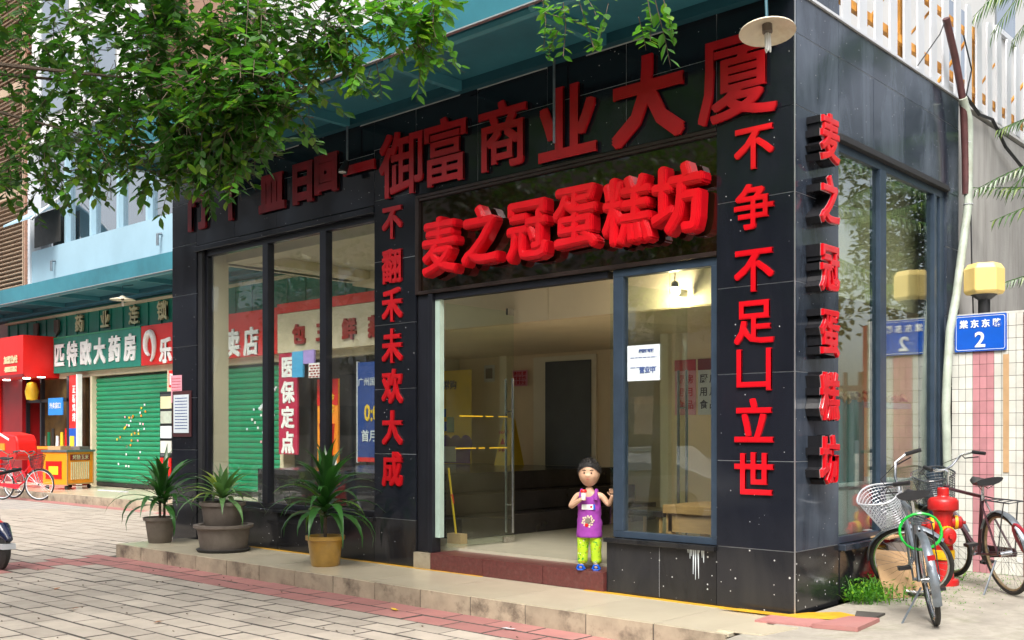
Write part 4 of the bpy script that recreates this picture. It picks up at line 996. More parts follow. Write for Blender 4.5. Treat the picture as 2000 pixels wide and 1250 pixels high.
MB().tube([(.04, 3.45, 5.3), (.06, 3.62, 5.0), (.05, 3.5, 4.72)], .008, 5).build('strand', 'black', cbk)
MB().tube([(.03, 2.3, 4.7), (.12, 2.6, 5.05), (.1, 2.76, 5.2)], .006, 5).build('strand', 'black', cbk)
# gate pier
gp = thing('tiled_gate_pier', 'gate pier faced with small white and pink striped wall tiles', 'pier', (.35, 3.2, 0))
MB().box(.052, .70, 3.108, 3.43, -.1, 2.475).build('core', 'dark', gp)
TW, TH = .0645, .116
ft = {m_: MB().box(-TW/2 + .002, TW/2 - .002, -.004, .004, -TH/2 + .002, TH/2 - .002).mesh('tile', m_) for m_ in ('tile_white', 'tile_pink')}
n = 0
for i in range(10):
    m_ = 'tile_pink' if 3 <= i <= 5 else 'tile_white'
    for j in range(21):
        piece('tile', ft[m_], gp, (.05 + TW * (i + .5), 3.104, .045 + TH * (j + .5)), (random.gauss(0, .004), 0, random.gauss(0, .004)))
MB().box(.05, .70, 3.10, 3.44, 2.48, 2.50).build('cap', 'tile_white', gp)
MB().box(.70, .74, 3.09, 3.16, .0, 2.46).build('edge_strip', 'red_shop_dark', gp)
MB().box(.52, .57, 3.092, 3.099, 1.0, 2.1).build('scar', 'cardboard', gp)
gt = thing('metal_gate', 'dark grey metal gate with maroon bars beyond the pier at the right edge', 'gate', (1.4, 3.2, 0))
for i in range(9): MB().box(.80 + i * .17, .84 + i * .17, 3.2, 3.23, .08, 2.0).build('bar', 'pipe_brown', gt)
MB().box(.76, 2.4, 3.19, 3.24, .10, .16).build('rail', 'pipe_brown', gt); MB().box(.76, 2.4, 3.19, 3.24, 1.8, 1.86).build('rail', 'pipe_brown', gt)
MB().box(.9, 2.3, 3.235, 3.25, .2, 1.75).build('sheet', M('grey_sheet', (.10, .11, .12), .5), gt)
# lamp
gl = thing('pier_lamp', 'cream yellow eight sided lamp on a black neck on top of the tiled pier', 'lamp', (.30, 3.25, 2.5))
MB().cyl((.30, 3.25, 2.5), (.30, 3.25, 2.68), .055, .055, 14).cyl((.30, 3.25, 2.64), (.30, 3.25, 2.69), .055, .12, 14).build('neck', 'black', gl, smooth=True)
oct_ = lambda r, z: [(r * math.cos(PI/8 + k * PI/3), r * math.sin(PI/8 + k * PI/3), z) for k in range(6)]
mb = MB(); rings = [oct_(.165, 2.69), oct_(.185, 2.72), oct_(.185, 2.93), oct_(.15, 2.985)]
vs = [(.30 + x, 3.25 + y, z) for rg in rings for x, y, z in rg]; fs = []
for i in range(3):
    for j in range(6): fs.append((i * 6 + j, i * 6 + (j + 1) % 6, (i + 1) * 6 + (j + 1) % 6, (i + 1) * 6 + j))
fs += [tuple(range(6))[::-1], tuple(range(18, 24))]
mb.add(vs, fs); mb.build('lamp_shade', 'lamp_yellow', gl, bevel=.012)
# street number sign
sg = thing('street_number_sign', 'blue enamel street number plate with white characters and a 2 on the tiled pier', 'sign', (.32, 3.08, 2.3))
rr = MB()
def rrect(x0, x1, z0, z1, r, notch=True):
    pts = []
    for (cx, cz, a0) in ((x1 - r, z1 - r, 0), (x0 + r, z1 - r, 90), (x0 + r, z0 + r, 180), (x1 - r, z0 + r, 270)):
        for k in range(5): a = R(a0 + k * 22.5); pts.append((cx + r * math.cos(a), cz + r * math.sin(a)))
    return pts
MB().prism(rrect(.085, .555, 2.14, 2.485, .012), lambda u, v: (u, 3.078, v), (0, .008, 0)).build('plate', 'blue', sg)
b = MB(); o_ = rrect(.098, .542, 2.153, 2.472, .02); i_ = rrect(.102, .538, 2.157, 2.468, .018)
n_ = len(o_); b.add([(u, 3.0765, v) for u, v in o_] + [(u, 3.0765, v) for u, v in i_], [(k, (k + 1) % n_, n_ + (k + 1) % n_, n_ + k) for k in range(n_)]); b.build('border_line', 'ink_white', sg)
for ch, x in zip('棠东东路', (.165, .265, .365, .465)): letter('lettering', ch, sg, (x + .005, 3.075, 2.40), .080, .003, 'ink_white', offset=.002)
letter('lettering', '2', sg, (.318, 3.075, 2.255), .20, .003, 'ink_white', offset=.004)

# palm
def P(px, py, dep):
    a = (px - 1000) / 2027 * dep; c = (847 - py) / 2027 * dep
    return CAMP + CR * a + CF * dep + V((0, 0, c))
def frond(parent, base, tip, droop, n=34, ll=.34, name='frond', up=(0, 0, 1)):
    base, tip = V(base), V(tip); mb = MB(); pts = []
    for i in range(n + 1):
        t = i / n; p = base.lerp(tip, t); p.z += droop * (4 * t * (1 - t)) - droop * .6 * t * t; pts.append(p)
    mb.tube(pts, [.014 * (1 - .8 * i / n) for i in range(n + 1)], 5)
    side = (tip - base).cross(V(up)).normalized()
    for i in range(2, n):
        t = i / n; d = (pts[i + 1] - pts[i - 1]).normalized(); L = ll * (1 - .55 * t) * random.uniform(.8, 1.1)
        for s in (-1, 1):
            q = side * s * .45 + d * .55 + V((0, 0, -.75 + random.uniform(-.15, .1))); q.normalize()
            a = pts[i]; w = d * .011; m = a + q * L * .5 + V((0, 0, .03)); e = a + q * L + V((0, 0, -.06 * L))
            mb.add([a - w, a + w, m + w, m - w, e], [(0, 1, 2, 3), (3, 2, 4)])
    return mb.build(name, 'palm', parent)
pl = thing('palm_tree', 'palm with drooping fronds hanging over the grey wall at the right edge', 'palm', (2.6, 4.4, 0))
MB().tube([(2.6, 4.4, 0), (2.62, 4.45, 1.8), (2.55, 4.5, 3.6), (2.5, 4.5, 4.9)], [.14, .11, .10, .09], 12).build('trunk', 'bark', pl, smooth=True)
frond(pl, (2.5, 4.5, 4.6), (.28, 3.95, 3.95), .25, 36, .42); frond(pl, (2.5, 4.5, 4.3), (.18, 3.8, 3.50), .02, 38, .36); frond(pl, (2.5, 4.5, 4.8), (.55, 4.9, 4.35), .3, 34, .40)
frond(pl, (2.5, 4.5, 4.0), (1.0, 3.9, 3.1), -.05, 30, .36); frond(pl, (2.5, 4.5, 4.9), (.7, 3.7, 5.6), .6, 36, .55); frond(pl, (2.5, 4.5, 4.9), (1.0, 4.6, 5.7), .7, 36, .55)
frond(pl, (2.5, 4.5, 4.9), (3.6, 2.6, 4.4), .5, 30, .5); frond(pl, (2.5, 4.5, 4.9), (4.3, 5.0, 4.6), .5, 30, .5); frond(pl, (2.5, 4.5, 4.9), (2.8, 6.8, 4.6), .5, 30, .5); frond(pl, (2.5, 4.5, 4.9), (.3, 3.4, 5.9), .5, 36, .6); frond(pl, (2.5, 4.5, 4.2), (.75, 3.75, 2.75), .0, 30, .34)

for a_, b_, dr, ll_ in ((P(2260, -120, 10.2), P(1900, 5, 10.6), .25, .5), (P(2260, -160, 10.4), P(1935, 35, 10.9), .3, .5), (P(2250, -90, 10.6), P(1975, 55, 11.0), .25, .5), (P(2260, -60, 10.0), P(1925, -25, 10.3), .2, .5),
        (P(2300, 300, 10.0), P(1902, 352, 10.3), .18, .30), (P(2300, 330, 10.0), P(1896, 372, 10.4), -.05, .26), (P(2250, 200, 10.2), P(1945, 245, 10.8), .1, .28), (P(2250, 520, 10.2), P(1955, 545, 10.6), .08, .25)):
    frond(pl, a_, b_, dr, 40, ll_)
# hydrant
hy = thing('fire_hydrant', 'red fire hydrant with yellow collars standing between the two bicycles', 'fire hydrant', (.34, 2.20, .03))
hx, hyy, hz = .34, 2.20, .03
MB().lathe([(0, 0), (.165, 0), (.17, .03), (.16, .05), (.115, .06), (.105, .22)], (hx, hyy, hz), 28).build('base_flange', 'hydrant_red', hy, smooth=True)
MB().lathe([(.12, .225), (.125, .235), (.125, .30), (.12, .31)], (hx, hyy, hz), 28).build('collar', 'hydrant_yellow', hy, smooth=True)
MB().lathe([(.112, .30), (.105, .33), (.10, .60), (.115, .66)], (hx, hyy, hz), 28).build('barrel', 'hydrant_red', hy, smooth=True)
MB().lathe([(.10, .64), (.125, .65), (.16, .662), (.165, .67), (.165, .735), (.155, .75), (.135, .765), (.07, .775), (.062, .785), (.062, .845), (.054, .855), (0, .858)], (hx, hyy, hz), 28).build('bonnet', 'hydrant_red', hy, smooth=True)
def nozzle(d, z, r, L):
    d = V(d).normalized(); a = V((hx, hyy, hz + z))
    k = MB().tube([a + d * .05, a + d * .12], [r * .9, r * .9], 20).build('nozzle', 'hydrant_red', hy, smooth=True)
    MB().tube([a + d * .12, a + d * (.12 + L * .45)], [r * 1.15, r * 1.15], 20).build('nozzle_ring', 'hydrant_yellow', k, smooth=True)
    MB().tube([a + d * (.12 + L * .45), a + d * (.12 + L), a + d * (.13 + L), a + d * (.13 + L), a + d * (.17 + L)], [r * 1.02, r * .98, r * .8, r * .3, r * .26], 20).build('nozzle_cap', 'hydrant_red', k, smooth=True)
nozzle((.62, -.78, 0), .44, .075, .10); nozzle((.85, .52, 0), .55, .055, .07); nozzle((-.75, -.66, 0), .53, .055, .07)

hy.scale = (.78, .78, 1); hy.location = (.30, 2.18, .03)
# ------------------------------------------------------------------ bicycles
def bicycle(name, label, loc, yaw, lean, steer, wr=.335, cols=None, basket=True, rack=True, basket_mat='wire', lock=None, fender='galv', group=None, style='city', grip='black'):
    cols = cols or {}
    fm = cols.get('frame', 'bike_frame'); rm = cols.get('rim', 'chrome'); tm = cols.get('tyre', 'rubber')
    t = thing(name, label, 'bicycle', (0, 0, 0), group)
    WB = 1.06; rear = V((0, 0, wr)); front = V((WB, 0, wr)); bb = V((.44, 0, wr - .05))
    head_t = V((WB - .21, 0, wr + .50)); head_b = V((WB - .155, 0, wr + .37)); seat_t = V((.24, 0, wr + .46)); saddle = V((.20, 0, wr + .56))
    f = MB()
    if style == 'city':
        f.tube([bb, bb.lerp(head_b, .5) + V((0, 0, -.08)), head_b], .019, 8); f.tube([bb.lerp(seat_t, .38), bb.lerp(head_t, .55) + V((0, 0, .04)), head_t + V((0, 0, -.03))], .014, 8)
    else:
        f.tube([bb, head_b], .019, 8); f.tube([seat_t, head_t], .016, 8)
    f.tube([bb, seat_t], .017, 8); f.tube([head_t + V((-.01, 0, .03)), head_b + V((.012, 0, -.03))], .024, 10)
    for s in (-1, 1):
        f.tube([bb + V((0, s * .03, 0)), rear + V((0, s * .065, 0))], .010, 6); f.tube([seat_t + V((0, s * .02, -.04)), rear + V((0, s * .065, 0))], .009, 6)
    f.build('frame', fm, t, smooth=True)
    def wheel(c, mtx=None):
        w = MB().tube([c + V(((wr - .038) * math.cos(k * PI / 18), 0, (wr - .038) * math.sin(k * PI / 18))) for k in range(36)], .0125, 6, closed=True)
        ty = MB().tube([c + V(((wr - .019) * math.cos(k * PI / 20), 0, (wr - .019) * math.sin(k * PI / 20))) for k in range(40)], .0195, 8, closed=True)
        sp = MB()
        for k in range(28):
            a = k * 2 * PI / 28; b_ = a + (.5 if k % 2 else -.5); s = .03 if (k // 2) % 2 else -.03
            sp.tube([c + V((.022 * math.cos(b_), s, .022 * math.sin(b_))), c + V(((wr - .045) * math.cos(a), 0, (wr - .045) * math.sin(a)))], .0013, 3, caps=False)
        sp.cyl(c + V((0, -.05, 0)), c + V((0, .05, 0)), .02, n=10)
        if mtx is not None:
            for q in (w, ty, sp): q.xform(mtx)
        wo = w.build('wheel', rm, t, smooth=True); ty.build('tyre', tm, wo, smooth=True); sp.build('spokes', 'chrome', wo, smooth=True)
        return wo
    wheel(rear)
    ax = (head_t - head_b).normalized(); piv = head_b
    SM = Matrix.Translation(piv) @ Matrix.Rotation(steer, 4, ax) @ Matrix.Translation(-piv)
    wheel(front, SM)
    fk = MB(); crown = head_b + V((.02, 0, -.05))
    for s in (-1, 1): fk.tube([crown + V((0, s * .045, 0)), crown.lerp(front, .6) + V((-.0, s * .05, 0)), front + V((0, s * .055, 0))], [.012, .011, .008], 8)
    fk.tube([crown + V((0, -.05, 0)), crown + V((0, .05, 0))], .014, 8); fk.xform(SM).build('fork', 'chrome' if style == 'city' else fm, t, smooth=True)
    def fender_mb(c, a0, a1):
        m = MB(); n = 18; k0 = []
        for i in range(n + 1):
            a = R(a0 + (a1 - a0) * i / n)
            for j in range(5):
                b_ = (j - 2) / 2; rr_ = wr + .018 - .012 * b_ * b_; k0.append(c + V((rr_ * math.cos(a), .030 * b_, rr_ * math.sin(a))))
        m.add(k0, [(i * 5 + j, i * 5 + j + 1, (i + 1) * 5 + j + 1, (i + 1) * 5 + j) for i in range(n) for j in range(4)])
        e = R((a0 + a1) / 2 + (a1 - a0) * .32)
        for s in (-1, 1): m.tube([c + V((0, s * .06, 0)), c + V(((wr + .01) * math.cos(e), s * .03, (wr + .01) * math.sin(e)))], .003, 4)
        return m
    fender_mb(rear, 30, 205).build('mudguard', fender, t, smooth=True)
    fender_mb(front, 20, 165).xform(SM).build('mudguard', fender, t, smooth=True)
    # handlebar
    st_ = head_t + ax * .17; h = MB(); h.tube([head_t, st_, st_ + V((.03, 0, .015))], .013, 8)
    for s in (-1, 1): h.tube([st_ + V((.03, 0, .015)), st_ + V((.05, s * .09, .03)), st_ + V((.03, s * .2, .10)), st_ + V((-.06, s * .27, .11)), st_ + V((-.16, s * .29, .09))], .0115, 8)
    h.xform(SM).build('handlebar', 'chrome', t, smooth=True)
    for s in (-1, 1):
        MB().tube([st_ + V((-.05, s * .268, .11)), st_ + V((-.17, s * .292, .088))], .017, 8).xform(SM).build('grip', grip, t, smooth=True)
    bl = MB()
    for s in (-1, 1): bl.tube([st_ + V((.02, s * .21, .09)), st_ + V((.05, s * .25, .06)), st_ + V((-.06, s * .31, .055))], .006, 5)
    bl.tube([st_ + V((.03, .2, .09)), st_ + V((.18, .12, .02)), st_ + V((.16, .04, -.18)), crown], .004, 5)
    bl.tube([st_ + V((.03, -.2, .09)), st_ + V((.17, -.10, .05)), st_ + V((.10, -.03, -.2)), crown], .004, 5)
    bl.xform(SM).build('brake_lever', 'black', t, smooth=True)
    # saddle
    sd = MB(); n = 10; m = 14; vs = []
    for i in range(n + 1):
        u = i / n; x = saddle.x - .13 + .27 * u; w = .095 * (1 - u) ** .55 + .022; zt = saddle.z + .05 - .02 * math.sin(u * PI)
        for j in range(m):
            a = 2 * PI * j / m; vs.append(V((x, w * math.cos(a), zt + (.022 if math.sin(a) > 0 else .045 * (1 - u * .5)) * math.sin(a))))
    fs = [(i * m + j, i * m + (j + 1) % m, (i + 1) * m + (j + 1) % m, (i + 1) * m + j) for i in range(n) for j in range(m)] + [tuple(range(m))[::-1], tuple(n * m + j for j in range(m))]
    sd.add(vs, fs); so = sd.build('saddle', 'black', t, smooth=True)
    MB().tube([seat_t + V((0, 0, -.03)), saddle + V((0, 0, .01))], .0125, 8).build('seat_post', 'chrome', t, smooth=True)
    sp_ = MB()
    for s in (-1, 1): sp_.tube([saddle + V((-.09, s * .05, .0)), saddle + V((-.02, s * .03, -.03)), saddle + V((.10, s * .01, .02))], .004, 5)
    sp_.build('saddle_rail', 'chrome', so)
    if rack:
        rk = MB(); rz = wr * 2 + .10
        for s in (-1, 1):
            rk.tube([V((.14, s * .045, rz)), V((-.28, s * .06, rz)), ], .006, 6); rk.tube([V((-.20, s * .06, rz)), rear + V((-.01, s * .075, 0))], .005, 6)
        for k in range(4): rk.tube([V((-.28 + k * .12, -.06, rz)), V((-.28 + k * .12, .06, rz))], .004, 5)
        rk.tube([V((.14, -.045, rz)), V((.20, 0, rz + .02)), V((.14, .045, rz))], .006, 6)
        rk.build('rear_rack', 'bike_frame', t, smooth=True)
    if basket:
        b_ = MB(); c0 = st_ + V((.21, 0, -.02)); z1 = c0.z; z0 = z1 - .26
        def bp(u, v):   # u around, v 0 top 1 bottom
            hw, hl = (.18, .145); k = 1 - .28 * v
            ca, sa = math.cos(u), math.sin(u); p = 3.2
            q = (abs(ca) ** p + abs(sa) ** p) ** (-1 / p)
            return V((c0.x + hl * k * q * ca, hw * k * q * sa, z1 + (z0 - z1) * v + .05 * (1 - v) * ca))
        for r_ in range(12): b_.tube([bp(k * 2 * PI / 32, r_ / 11) for k in range(32)], .0032 if r_ else .0085, 4 if r_ else 6, closed=True)
        for k in range(40): b_.tube([bp(k * 2 * PI / 40, v / 3) for v in range(4)], .0024, 4, caps=False)
        for k in range(7):
            y = -.11 + k * .036; b_.tube([V((c0.x - .10, y, z0)), V((c0.x + .10, y, z0))], .0024, 4)
        b_.tube([V((c0.x - .12, 0, z0)), crown + V((.0, 0, .02))], .006, 5)
        b_.xform(SM).build('basket', basket_mat, t)
    # crank, pedals, chain guard, stand
    ck = MB(); ck.lathe([(0, -.002), (.085, -.002), (.085, .002), (0, .002)], bb + V((0, -.05, 0)), 24, axis='y')
    ck.tube([bb + V((0, -.06, 0)), bb + V((.12, -.07, -.11))], .009, 6).tube([bb + V((0, .06, 0)), bb + V((-.12, .07, .11))], .009, 6); ck.tube([bb + V((0, -.06, 0)), bb + V((0, .06, 0))], .012, 8)
    ck.build('crank', 'galv', t, smooth=True)
    MB().obox(bb + V((.12, -.12, -.11)), (.09, .09, .025)).build('pedal', 'black', t); MB().obox(bb + V((-.12, .12, .11)), (.09, .09, .025)).build('pedal', 'black', t)
    MB().prism([(bb.x + .09, bb.z + .06), (bb.x + .12, bb.z), (bb.x + .08, bb.z - .06), (-.04, wr - .035), (-.06, wr), (-.04, wr + .035)], lambda u, v: (u, -.062, v), (0, -.008, 0)).build('chain_guard', fm, t, bevel=.003)
    MB().tube([V((.08, .05, wr - .06)), V((.02, .24, .01))], .008, 6).tube([V((.02, .24, .01)), V((.02, .27, .005))], .010, 6).build('kickstand', 'galv', t, smooth=True)
    MB().obox(V((-wr - .06, 0, wr + .20)), (.02, .05, .035)).build('reflector', 'red_dark', t)
    if lock == 'green':
        mb = MB()
        for q in range(2):
            mb.tube([V((-.02 + .03 * q, 0, wr * 2 + .02)) + V((.02 * math.sin(k), .14 * math.cos(k * PI / 9), .13 * math.sin(k * PI / 9))) for k in range(18)], .009, 6, closed=True)
        mb.build('cable_lock', 'green_lock', t, smooth=True)
    if lock == 'red':
        c = rear + V((-wr * .93, 0, .12)); MB().tube([c + V((.10 * math.cos(a), .055 * (1 if True else 0) * math.sin(a * 1), .16 * math.sin(a))) for a in [k * PI / 9 for k in range(18)]], .013, 6, closed=True).build('wheel_lock', 'red_lock', t, smooth=True)
    t.location = loc; t.rotation_euler = (lean, 0, yaw); return t
bA = bicycle('bicycle', 'old grey bicycle with a wire basket and green cable lock, its front wheel turned sideways', (.93, .30, .005), math.atan2(.80, -.42), R(-9), R(72), wr=.325, lock='green', style='diamond', cols=dict(frame='galv'), group='bicycles parked beside the black wall')
bB = bicycle('bicycle', 'dark maroon bicycle with a red wheel lock parked in front of the tiled pier', (.93, 1.98, .03), R(136), R(-9), R(14), wr=.345, lock='red', rack=True, basket_mat='bike_frame', style='diamond', cols=dict(frame='bike_frame2', rim='rim_rust'), group='bicycles parked beside the black wall')
bC = bicycle('bicycle', 'red and white city bicycle with a black basket parked in front of the orange cart', (-21.15, 2.62, -.16), R(25), R(3), R(12), wr=.36, cols=dict(frame='bike_red', rim='white'), basket_mat='black', fender='chrome', group='red delivery bicycles')
bD = bicycle('bicycle', 'red bicycle carrying the red delivery box at the far left edge', (-22.5, 2.75, -.16), R(14), R(-2), R(5), wr=.36, cols=dict(frame='bike_red', rim='white'), basket=False, fender='bike_red', group='red delivery bicycles')
db = thing('delivery_box', 'shiny red rounded delivery box on the back of the far left bicycle', 'box', (-23.0, 3.0, .6))
MB().prism([(-1.0, 0), (.35, 0), (.5, .12), (.46, .55), (.3, .72), (-.5, .80), (-1.0, .7)], lambda u, v: (-22.35 + u * .9, 3.25, .72 + v * .85), (0, .5, 0)).build('box', 'red_shop', db, bevel=.05)
MB().box(-22.95, -22.6, 3.235, 3.249, .95, 1.12).build('label_print', 'orange', db); MB().obox((-22.7, 3.244, 1.3), (.7, .012, .05), (0, .25, 0)).build('stripe', 'ink_white', db)
# moped just cut by left frame edge
mp_ = thing('scooter', 'front of a dark blue and red scooter cut off by the left edge', 'scooter', (-8.7, -2.7, -.16))
MB().lathe([(0, -.05), (.17, -.05), (.22, -.02), (.22, .02), (.17, .05), (0, .05)], (-8.62, -2.62, .06), 24, axis='y').build('wheel', 'rubber', mp_, smooth=True)
MB().tube([(-8.62, -2.62, .06), (-8.75, -2.68, .5), (-8.8, -2.7, .8)], [.05, .09, .08], 12).build('fork', M('navy_plastic', (.012, .018, .06), .2, coat=.6), mp_, smooth=True)
MB().tube([(-8.42, -2.6, .18), (-8.55, -2.62, .29), (-8.75, -2.66, .30)], [.04, .09, .07], 12).build('mudguard', M('navy_plastic', (.012, .018, .06), .2, coat=.6), mp_, smooth=True)
MB().box(-8.52, -8.40, -2.68, -2.54, .08, .14).build('number_plate', 'white', mp_); MB().tube([(-8.6, -2.6, .34), (-8.8, -2.66, .42)], .03, 8).build('trim', 'red_shop', mp_, smooth=True)
MB().tube([(-8.85, -2.3, .95), (-8.8, -2.7, .88), (-8.75, -3.1, .95)], .02, 8).build('handlebar', 'black', mp_, smooth=True); MB().box(-9.9, -9.1, -2.95, -2.6, .25, .6).build('body', 'red_shop', mp_, bevel=.06)
MB().lathe([(0, -.05), (.17, -.05), (.22, -.02), (.22, .02), (.17, .05), (0, .05)], (-9.85, -2.78, .06), 24, axis='y').build('wheel', 'rubber', mp_, smooth=True)

mp_.location = (-8.48, -2.50, -.16)
# cardboard, weeds, boards
cd = thing('cardboard_pile', 'flattened cardboard sheets leaning against the ledge behind the grey bicycle', 'cardboard', (.25, 1.5, 0))
MB().obox((.22, 1.30, .20), (.30, .012, .42), (R(-28), R(6), R(60))).build('sheet', 'cardboard', cd); MB().obox((.30, 1.45, .19), (.34, .014, .38), (R(-20), R(-8), R(52))).build('sheet', 'cardboard', cd); MB().obox((.18, 1.6, .23), (.3, .012, .42), (R(-18), R(3), R(75))).build('sheet', 'pot_grey', cd)
nb = thing('ledge_boards', 'loose boards and paper lying on the granite ledge of the side window', 'board', (.0, 2.0, .48))
MB().obox((.03, 1.75, .482), (.16, .7, .014), (0, R(2), R(4))).build('board', 'cardboard', nb); MB().obox((.04, 2.2, .498), (.14, .5, .012), (0, R(-3), R(-5))).build('board', 'wood', nb); MB().obox((.05, 1.9, .512), (.10, .4, .004), (0, R(4), R(12))).build('newspaper', 'paper', nb)

# ------------------------------------------------------------------ plants
LEAF = ([(0, 0, 0), (.16, .22, .03), (.20, .55, .045), (0, 1, 0), (-.20, .55, .045), (-.16, .22, .03)], [(0, 1, 2, 3), (0, 3, 4, 5)])
def leaf_into(mb, p, d, nrm, L, W):
    d = V(d).normalized(); x = d.cross(V(nrm)); x = x.normalized() if x.length > 1e-4 else V((1, 0, 0)); z = x.cross(d)
    p = V(p); mb.add([p + x * (a * W / .4 * .5 * 2) + d * (b * L) + z * (c * W * 2) for a, b, c in LEAF[0]], LEAF[1])
def strap(L, W, lift, droop, az, n=7, fold=.25):
    mb = MB(); vs = []; pts = []; ang = lift; p = V((0, 0, 0)); st_ = L / n
    for i in range(n + 1):
        pts.append((p.copy(), ang)); p = p + V((math.cos(ang), 0, math.sin(ang))) * st_; ang -= droop / n * (.4 + 1.2 * i / n)
    for i, (q, a) in enumerate(pts):
        t = i / n; w = W * (math.sin(PI * min(1, .12 + t * .88)) ** .6) * (1 if t < .55 else max(.04, 1 - (t - .55) / .45) ** .8) / 2 + .001
        up = V((-math.sin(a), 0, math.cos(a))); vs += [q + V((0, w, 0)) + up * w * fold, q, q - V((0, w, 0)) + up * w * fold]
    for i in range(n):
        for j in range(2): mb.f.append([i * 3 + j, i * 3 + j + 1, (i + 1) * 3 + j + 1, (i + 1) * 3 + j])
    mb.v = vs; return mb.xform(Matrix.Rotation(az, 4, 'Z'))
def potted(label, loc, pot, leaves, stem_h, potmat, leafm='leaf_dracaena', seed=1, stems=((0, 0),), kind='pot'):
    random.seed(seed); t = thing('potted_plant', label, 'potted plant', loc, 'potted plants along the platform'); x, y, z = loc; r0, r1, h = pot
    MB().lathe([(0, 0), (r0, 0), (r0 + .01, .01), (r1 - .012, h - .045), (r1 + .012, h - .04), (r1 + .014, h), (r1 - .008, h), (r1 - .015, h - .04), (r0, .05)], loc, 32).build('pot', potmat, t, smooth=True)
    MB().lathe([(0, h - .045), (r1 - .014, h - .05)], loc, 24).build('soil', 'soil', t)
    for (sx, sy) in stems:
        s_ = MB().tube([(x + sx, y + sy, z + h - .05), (x + sx * 1.1, y + sy, z + h + stem_h * .5), (x + sx * 1.2, y + sy * 1.2, z + h + stem_h)], [.018, .016, .012], 8); s_.build('stem', 'bark', t, smooth=True)
    for i, (L, W, lift, droop, hh) in enumerate(leaves):
        sx, sy = stems[i % len(stems)]
        mb = strap(L, W, lift, droop, i * 2.399 + random.uniform(-.3, .3)); q = V((x + sx * 1.15, y + sy * 1.1, z + h + stem_h * hh)); mb.v = [p + q for p in mb.v]
        mb.build('leaf', leafm, t, smooth=True)
    return t
def drac(n, L, W, seed, droopy=1.):
    random.seed(seed); out = []
    for i in range(n):
        u = i / n; out.append((L * random.uniform(.75, 1.1) * (1.05 - .35 * u), W * random.uniform(.8, 1.1), R(10 + 72 * u + random.uniform(-10, 10)), R(150 - 105 * u) * droopy, .35 + .65 * u))
    return out
potted('leggy green dracaena in a grey brown pot at the left end of the platform', (-8.34, -.52, 0), (.13, .19, .32), drac(44, .82, .078, 3), .36, 'pot_grey', seed=3, stems=((.0, 0), (.05, .03)))
potted('low variegated dracaena in a stacked wide grey brown planter, middle of the three potted plants', (-6.95, -.50, .30), (.20, .25, .27), drac(34, .62, .075, 9, .85), .06, 'pot_grey', 'leaf_pale', seed=9)
pb2 = thing('stacked_planter', 'wide low grey brown bowl planter carrying the middle potted plant', 'planter', (-6.93, -.50, 0))
MB().lathe([(0, 0), (.25, 0), (.26, .02), (.30, .26), (.34, .28), (.34, .31), (.28, .31), (.27, .29), (0, .285)], (-6.93, -.50, 0), 32).build('bowl', 'pot_grey', pb2, smooth=True)
MB().lathe([(0, .0), (.29, .0), (.31, .03), (.30, .035), (0, .02)], (-6.93, -.50, .0), 32).build('saucer', 'rubber', pb2, smooth=True)
potted('bushy green dracaena in an ochre glazed pot near the left pillar', (-4.98, -.53, 0), (.135, .19, .31), drac(58, .74, .085, 5), .52, 'pot_ochre', seed=5)
random.seed(21)
wd = MB()
for k in range(420):
    x = .04 + abs(random.gauss(0, .14)); y = random.uniform(.72, 1.45) if k % 3 else random.uniform(1.4, 3.0); z = .01
    a = random.uniform(0, 2 * PI); L = random.uniform(.08, .26) * (1 if y < 1.5 else .45); d = V((math.cos(a) * .5, math.sin(a) * .5, random.uniform(.5, 1.3)))
    if k % 2: mb = strap(L, .010, R(random.uniform(50, 85)), R(70), a, 4); mb.v = [p + V((x, y, z)) for p in mb.v]; wd.join(mb)
    else:
        for q in range(4): leaf_into(wd, V((x, y, z)) + d.normalized() * L * (.3 + .2 * q) * .8, (math.cos(a + q * 1.9), math.sin(a + q * 1.9), .4), (0, 0, 1), .045, .02)
o = wd.build('weeds', 'weed'); tag(o, 'tuft of bright green weeds growing at the foot of the black side wall', 'weeds', kind='stuff')
ms = MB()
for k in range(900):
    x = .05 + abs(random.gauss(0, .4)); y = random.uniform(.9, 3.3); a = random.uniform(0, 6.3)
    leaf_into(ms, (x, y, y * .014 + .004), (math.cos(a), math.sin(a), .5), (0, 0, 1), .018, .010)
o = ms.build('moss', 'weed'); tag(o, 'thin moss and seedlings on the concrete along the side wall', 'moss', kind='stuff')

# litter
random.seed(4)
for k, (x, y, m_, lab) in enumerate(((-5.2, -3.1, 'dead_leaf', 'small brown fallen leaf on the grey paving, nearest the left edge'), (-4.05, -2.95, 'dead_leaf', 'curled brown leaf on the grey paving at the bottom of the picture'), (-6.4, -2.7, 'dead_leaf', 'brown leaf scrap in the middle of the grey paving'), (-3.05, -1.25, 'yellow', 'yellow leaf lying on the pink paving below the platform riser'), (-1.75, -1.2, 'paper', 'white paper scrap on the pink paving below the platform riser'))):
    t = thing('fallen_leaf' if m_ != 'paper' else 'paper_scrap', lab, 'leaf' if m_ != 'paper' else 'litter', (x, y, -.155)); mb = MB()
    leaf_into(mb, (0, 0, 0), (math.cos(k), math.sin(k), .15), (0, 0, 1), .09, .04); leaf_into(mb, (0.01, .02, 0.003), (math.cos(k + 1), math.sin(k + 1), .1), (0, 0, 1), .06, .03)
    mb.v = [p + V((x, y, -.153)) for p in mb.v]; mb.build('blade', m_, t)
lt = MB()
for k in range(70):
    x, y = random.uniform(-9, -1), random.uniform(-4, -1); lt.obox((x, y, -.154), (.015, .01, .006), (random.uniform(-.5, .5), .3, random.uniform(0, 3)))
o = lt.build('litter_crumbs', 'bark'); tag(o, 'small dark crumbs and seeds scattered over the paving', 'litter', kind='stuff')

